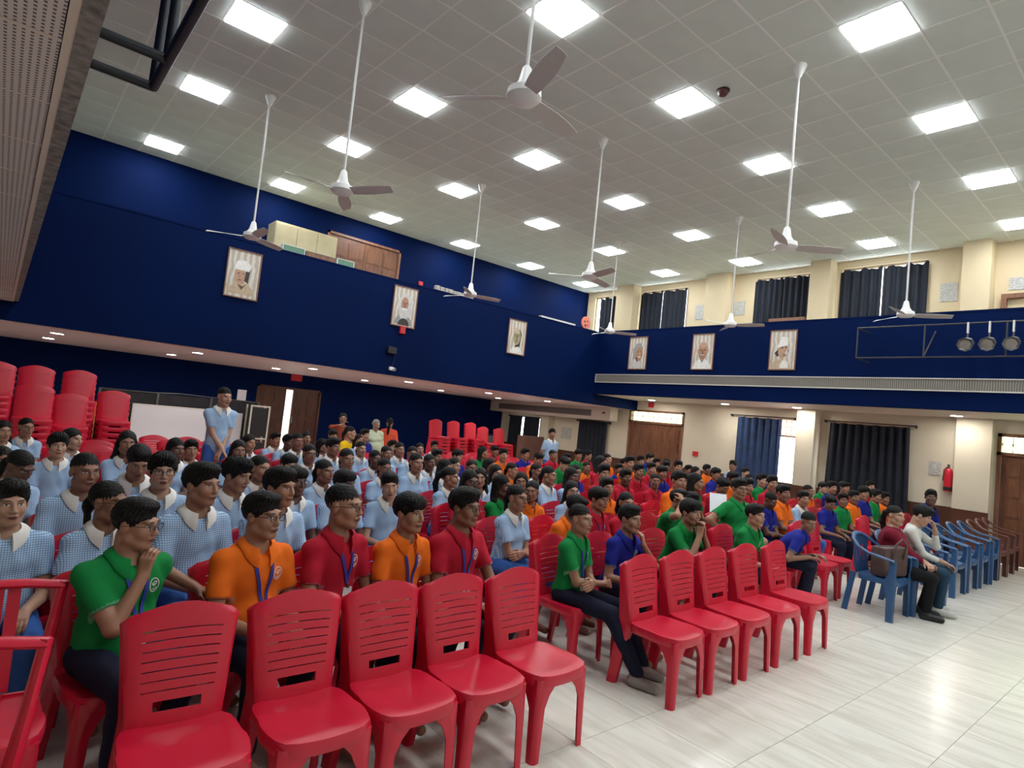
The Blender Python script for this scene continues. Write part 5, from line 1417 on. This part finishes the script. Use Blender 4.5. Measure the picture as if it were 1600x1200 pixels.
# people built one by one
CUSTOM = {
 '10': dict(pose=dict(lean=3, w=1.22, hpitch=4, wr=lambda q: tuple(q.H+q.HR @ np.array([0, -.075, -.115])+np.array([-.02, -.035, -.115])), dr=(.16, .10, 1), nr=(.8, .55, 0), pr=(-.35, -.3, -1), wl=(.42, .10, .74), pl=(.6, .5, -.4), dl=(.7, -.6, -.3), curl=.55), hair='short', skin='skin2', glasses=True, label='person in green polo and glasses holding a hand to the chin', lany=.03),
 '31': dict(pose=dict(lean=5, w=1.16), hair='short', skin='skin2', glasses=True, lany=.02, label='smiling person in orange polo with glasses and blue lanyard'),
 '32': dict(pose=dict(lean=3, w=.92, neck=-3), hair='buzz', skin='skin2', glasses=True, lany=(.03, -.25), label='person in red polo with glasses, lanyard and white ID card'),
 '60': dict(pose=dict(lean=5, w=.95), hair='bangs', skin='skin2', lany=.02, label='person in orange polo with lanyard, between two red polos'),
 '61': dict(pose=dict(lean=5, w=1.06, wl=(.16, -.33, .60)), hair='quiff', skin='skin1', glasses=True, lany=.005, label='person in red polo with glasses, rightmost before the gap'),
 '70': dict(pose=dict(lean=6, w=1.1, female=True, **FOLD), hair='tied', skin='skin2', glasses=True, skirt=True, legs='blue_t', label='person in light blue check shirt and blue skirt, arms crossed, beside the gap'),
 '86': dict(pose=dict(lean=6, w=.95, feet=(.06, -.62), knees=(.11, -.42, .49), **FOLD), rz=14, hair='buzz', skin='skin2', shoes='sock', lany=.02, label='person in green polo with arms folded and legs stretched out'),
 '118': dict(pose=dict(lean=12, w=.95, wl=lambda q: tuple(q.H+q.HR @ np.array([.02, -.11, -.08])+np.array([.01, -.03, -.12])), dl=(-.1, .15, 1), nl=(-.4, 1, 0), pl=(.6, -.2, -.8), curl=.8), hair='short', skin='skin2', label='person in navy polo with one hand at the mouth'),
 '116': dict(pose=dict(lean=22, w=1.05, wl=lambda q: tuple(q.H+q.HR @ np.array([.012, -.125, -.06])+np.array([.02, -.02, -.13])), wr=lambda q: tuple(q.H+q.HR @ np.array([-.012, -.125, -.06])+np.array([-.02, -.02, -.13])), dl=(-.15, .12, 1), dr=(.15, .12, 1), nl=(-1, .2, 0), nr=(1, .2, 0), pl=(.5, -.2, -1), pr=(-.5, -.2, -1), curl=.45), hair='bangs', skin='skin2', label='person in green polo leaning forward, hands clasped at the lips'),
 '137': dict(pose=dict(w=1.08, **FWD), hair='short', skin='skin3', label='person in bright green polo leaning forward near the right front chairs'),
 '136': dict(pose=dict(lean=48, w=1.0, neck=-22, wl=(.06, -.40, .60), wr=(-.16, -.34, .60), hpitch=14), rz=22, hair='buzz', skin='skin1', label='person in navy polo bent far forward over the knees'),
 '85': dict(pose=dict(lean=20, w=1.1, hpitch=20), hair='short', skin='skin1', label='person in orange polo bowing the head, behind the folded-arm green polo'),
 '87': dict(pose=dict(lean=6, w=.95), hair='bangs', skin='skin2', glasses=True, lany=.03, label='person in red polo with sunlit glasses and purple lanyard'),
 '115': dict(pose=dict(lean=24, w=1.15, wr=lambda q: tuple(q.H+q.HR @ np.array([-.08, -.05, .07])+np.array([-.03, -.06, -.06])), dr=(.2, .6, .7), nr=(.2, .9, -.4), pr=(-.8, -.3, -.6), curl=.5), hair='short', skin='skin2', label='person in green polo leaning forward with a hand on the head'),
 '126': dict(pose=dict(lean=6, w=1.3, wr=(-.20, .02, .62), pr=(-1, .2, 0), dr=(.8, -.4, -.3)), hair='short', skin='skin2', glasses=True, label='broad person in green polo with one hand on the hip'),
 '8': dict(pose=dict(lean=3, w=1.15), hair='quiff', skin='skin3', label='person in light blue check shirt, front left corner'),
 '9': dict(pose=dict(lean=8, w=1.0, female=True), hair='tied', skin='skin1', glasses=True, label='person in light blue check shirt behind the green polo at left'),
 '13': dict(pose=dict(lean=4), hair='curly', skin='skin3', glasses=True), '5': dict(pose=dict(lean=2, w=1.1), hair='buzz', skin='skin1'),
 '15': dict(pose=dict(lean=3), hair='quiff', skin='skin2'), '16': dict(pose=dict(lean=6, hpitch=10), hair='curly', skin='skin2'), '3': dict(pose=dict(lean=2, neck=-6), hair='curly', skin='skin3'),
 '28': dict(pose=dict(lean=4), hair='quiff', skin='skin2'), '29': dict(pose=dict(lean=5), hair='bangs', skin='skin4', glasses=True), '45': dict(pose=dict(lean=6, htilt=-6, hpitch=8), hair='short', skin='skin3'),
 '55': dict(pose=dict(lean=6, female=True), hair='tail', skin='skin2'), '50': dict(pose=dict(lean=5, female=True), hair='long', skin='skin2'),
}
BST = ['short', 'quiff', 'bangs', 'short', 'curly', 'buzz', 'quiff', 'bangs']; SKN = ['skin1', 'skin2', 'skin2', 'skin1', 'skin3', 'skin2', 'skin4', 'skin1']
for n, p in enumerate(PEO):
    c = CUSTOM.get(p['id'], {}); y = rowY(p['row']); az = math.degrees(math.atan2(p['x'], y)); yaw = p['a']-az
    boy = p['kind'] in 'bu'; h = sum(map(ord, p['id']))+n
    brz = c.get('rz', max(-14, min(18, yaw*.35))); hy = max(-65, min(65, yaw-brz))
    near = bool(c)
    args = dict(c.get('pose', {}))
    if not c:
        hy = round(hy/13)*13
        args = dict([LAP, FOLD, LAP, FWD][h % 4] if boy else [LAP, FOLD][h % 2]); args.setdefault('lean', 4)
        if not boy: args['female'] = True
        if p['ex'] == 'D': args['hpitch'] = 24
    args['hyaw'] = hy
    key = ('c', p['id']) if c else (boy, hy, p['ex'] == 'D', h % 4 if boy else h % 2)
    Pz = Pose(**args).H; sc = max(.90, min(1.05, (p['z']-.43)/(1.14-.43))); dz = max(-.05, min(.03, p['z']-sc*Pz[2])) if not c else max(-.06, min(.06, p['z']-sc*Pz[2]))
    hair = c.get('hair') or (BST[h % 8] if boy else {'g': 'tied', 'l': 'long', 'p': 'tail'}[p['kind']])
    chk = p['sh'] == 'c'; hx = (rotz(math.radians(brz)) @ Pz)*sc
    hyy = 0 if not c else 0
    x = p['x']-hx[0]*.8
    skirt = c.get('skirt', (not boy) and chk); legs = c.get('legs', ('blue_t' if chk else 'navy_t'))
    gl = c.get('glasses', p['ex'] == 'G')
    pol = p['sh'] in 'gorn'
    lab = c.get('label') or f"person in {SHN[p['sh']]}{' and glasses' if gl else ''}{', looking down' if p['ex'] == 'D' else ''}, {p['where']}"
    t, P = add_person(key, args, (x, y-.02, dz), math.radians(brz), sc, lab, p['sh'], c.get('skin') or SKN[(h*5+n*3) % 8], hair, near, 'short', legs, skirt, gl,
               'white' if chk else (p['sh'] if pol else None), c.get('lany', False), near and pol, c.get('shoes'), None, 'seated audience')
    red_chair(x if abs(c.get('rz', 0)) > 20 else p['x'], y, math.radians(brz*.6), f"red plastic chair under the {SHN[p['sh']].replace(' shirt', '')} in the {p['where']}", 'red chairs in use', near)

# empty chairs among and behind the audience
used = {}
for p in PEO: used.setdefault(p['row'], []).append(p['x'])
def try_chair(x, k, lab, grp):
    if all(abs(x-u) >= .43 for u in used.get(k, [])): used.setdefault(k, []).append(x); red_chair(x, rowY(k), random.uniform(-.06, .06), lab, grp); return True
EG = 'empty red chairs among the audience'
after = {}
for px, py, k in ((1005, 775, 2), (1108, 826, 1), (1195, 803, 1), (1118, 785, 2), (985, 764, 3), (1352, 822, 1), (1445, 800, 1), (1080, 862, 1), (1410, 800, 1)):
    x = at_y(px, py, rowY(k)+.2).x; nb = sum(p['x'] < x for p in byrow[k]); after[(k, nb)] = after.get((k, nb), 0)
    if try_chair(x, k, f'empty red chair, {ORD[k-1]} seated row, {["right after", "two places after", "three places after", "four places after"][after[(k, nb)]]} the {ORD[max(0, nb-1)]} person', EG): after[(k, nb)] += 1
EG = 'empty red chairs behind the audience'
for k in range(7, 13):
    i = 0
    for j in range(19):
        x = .55+.50*j+.06*(k % 3)
        if k < 9 and x > 3.2 or x > 9.2 and k < 12: continue
        if k == 7 and not 1.0 < x < 2.4: continue
        if k > 9 and x < 1.9 and k != 10: continue
        if 3.2 < x < 6.3 and k > 10: continue
        if try_chair(x, k, f'empty red chair, {ORD[k-1]} row back, {ORD[i]} empty one from left', EG): i += 1

# the woman, the man and the bag in the blue armchairs
p = at_y(1393, 805, 2.46); add_person('woman', dict(lean=-2, w=1.5, female=True, hyaw=-28, wl=(-.0, -.30, .63), wr=(.03, -.31, .62), dl=(-.8, -.5, -.1), dr=(.8, -.5, -.1), curl=.7), (p.x+.02, 2.38, 0), math.radians(10), p.z/1.14, 'person in maroon long-sleeved top and black trousers, hands folded in lap', 'maroon', 'skin3', 'tail', True, 'mid', 'black_t', False, False, None, shoes='black', puff=.006)
p = at_y(1429, 805, 2.36); add_person('man', dict(lean=12, w=.95, hyaw=2, hpitch=26, wl=lambda q: tuple(q.H+q.HR @ np.array([.05, -.10, .03])+np.array([.03, -.03, -.13])), dl=(-.2, .2, 1), nl=(-.3, 1, 0), pl=(.5, -.2, -.9), wr=(.02, -.36, .60), curl=.6), (p.x-.06, 2.38, 0), math.radians(10), .97, 'person in off-white shirt and jeans resting the head on one hand', 'offwhite', 'skin3', 'quiff', True, 'mid', 'jeans', False, False, None, shoes='offwhite')
t = empty('handbag', (7.66, 2.34, .432), -.25); tag(t, 'brown leather bag standing on the first blue armchair', 'bag')
MB().bbox(-.215, .215, -.085, .085, 0, .32, .035).build('bag_body', M['bag'], t, 40); MB().tube([(-.1, -.095, .2), (-.09, -.12, .36), (.0, -.125, .42), (.09, -.12, .36), (.1, -.095, .2)], .011, 8).build('strap', M['bag'], t, 60); MB().box(-.2, .2, -.006, .006, .318, .326).build('zip', M['bar'], t)
# people standing behind the audience
p = at_y(349, 618, 8.75); add_person('st1', dict(stand=True, lean=0, hyaw=14, hpitch=6, wl=(-.03, -.20, .80), wr=(.04, -.22, .79), dl=(-.5, -.3, -.8), dr=(.5, -.3, -.8), curl=.5), (p.x, 8.75, 0), math.radians(4), p.z/1.545, 'person in light blue check shirt standing alone, hands clasped in front', 'c', 'skin3', 'buzz', True, 'short', 'blue_t', False, False, 'white', shoes='black')
p = at_y(862, 677, 9.95); add_person('st2', dict(stand=True, lean=0, hyaw=-20), (p.x, 9.95, 0), math.radians(-10), p.z/1.545, 'person in light blue check shirt standing by the far cream wall', 'c', 'skin2', 'short', False, 'short', 'blue_t', False, False, 'white', shoes='black')
p = at_y(536, 653, 11.4); add_person('st3', dict(stand=True, lean=2, w=1.1, female=True, hyaw=0, wr=(-.02, -.22, 1.40), dr=(.4, .1, .6), pr=(-1, -.2, -.3), curl=.6), (p.x, 11.4, 0), math.radians(-20), p.z/1.545, 'person in rust red sari top drinking, by the rear door', 'rust', 'skin2', 'bun', False, 'mid', 'rust', True, True, None, shoes='black')
p = at_y(586, 662, 11.2); add_person('st4', dict(stand=True, lean=4, w=1.2, female=True, hyaw=10, hpitch=10), (p.x, 11.2, 0), math.radians(-5), p.z/1.545, 'person in pale green shawl standing at the rear', 'palegreen', 'skin3', 'bun', False, 'long', 'palegreen', True, False, None, shoes='black', hairmat='hair_grey', puff=.02, hem=.62)
p = at_y(606, 660, 11.6); add_person('st5', dict(stand=True, lean=2, w=1.05, female=True), (p.x+.05, 11.6, 0), math.radians(150), p.z/1.545, 'person in coral red sari standing with back turned at the rear', 'coral', 'skin2', 'plait', False, 'mid', 'coral', True, False, None, shoes='black', puff=.012)
p = at_y(546, 681, 10.35); add_person('yl', dict(lean=4, w=1.05, female=True, hyaw=35), (p.x, 10.35, 0), math.radians(20), 1.02, 'person in bright yellow top seated at the back', 'y', 'skin3', 'tied', False, 'short', 'y', False, False, None)
red_chair(p.x, 10.37, .3, 'red plastic chair under the person in the yellow top', 'red chairs in use')
# sheets of paper held in the audience
p = at_y(1122, 776, rowY(3)-.35); o = MB().box(-.105, .105, -.15, .15, -.002, .002).build('paper_sheet', M['paper_w'], None, None, (p.x, rowY(3)-.36, .90)); o.rotation_euler = (1.0, 0, -.9); tag(o, 'pale blue paper sheet held up by the red polo in the audience', 'paper')
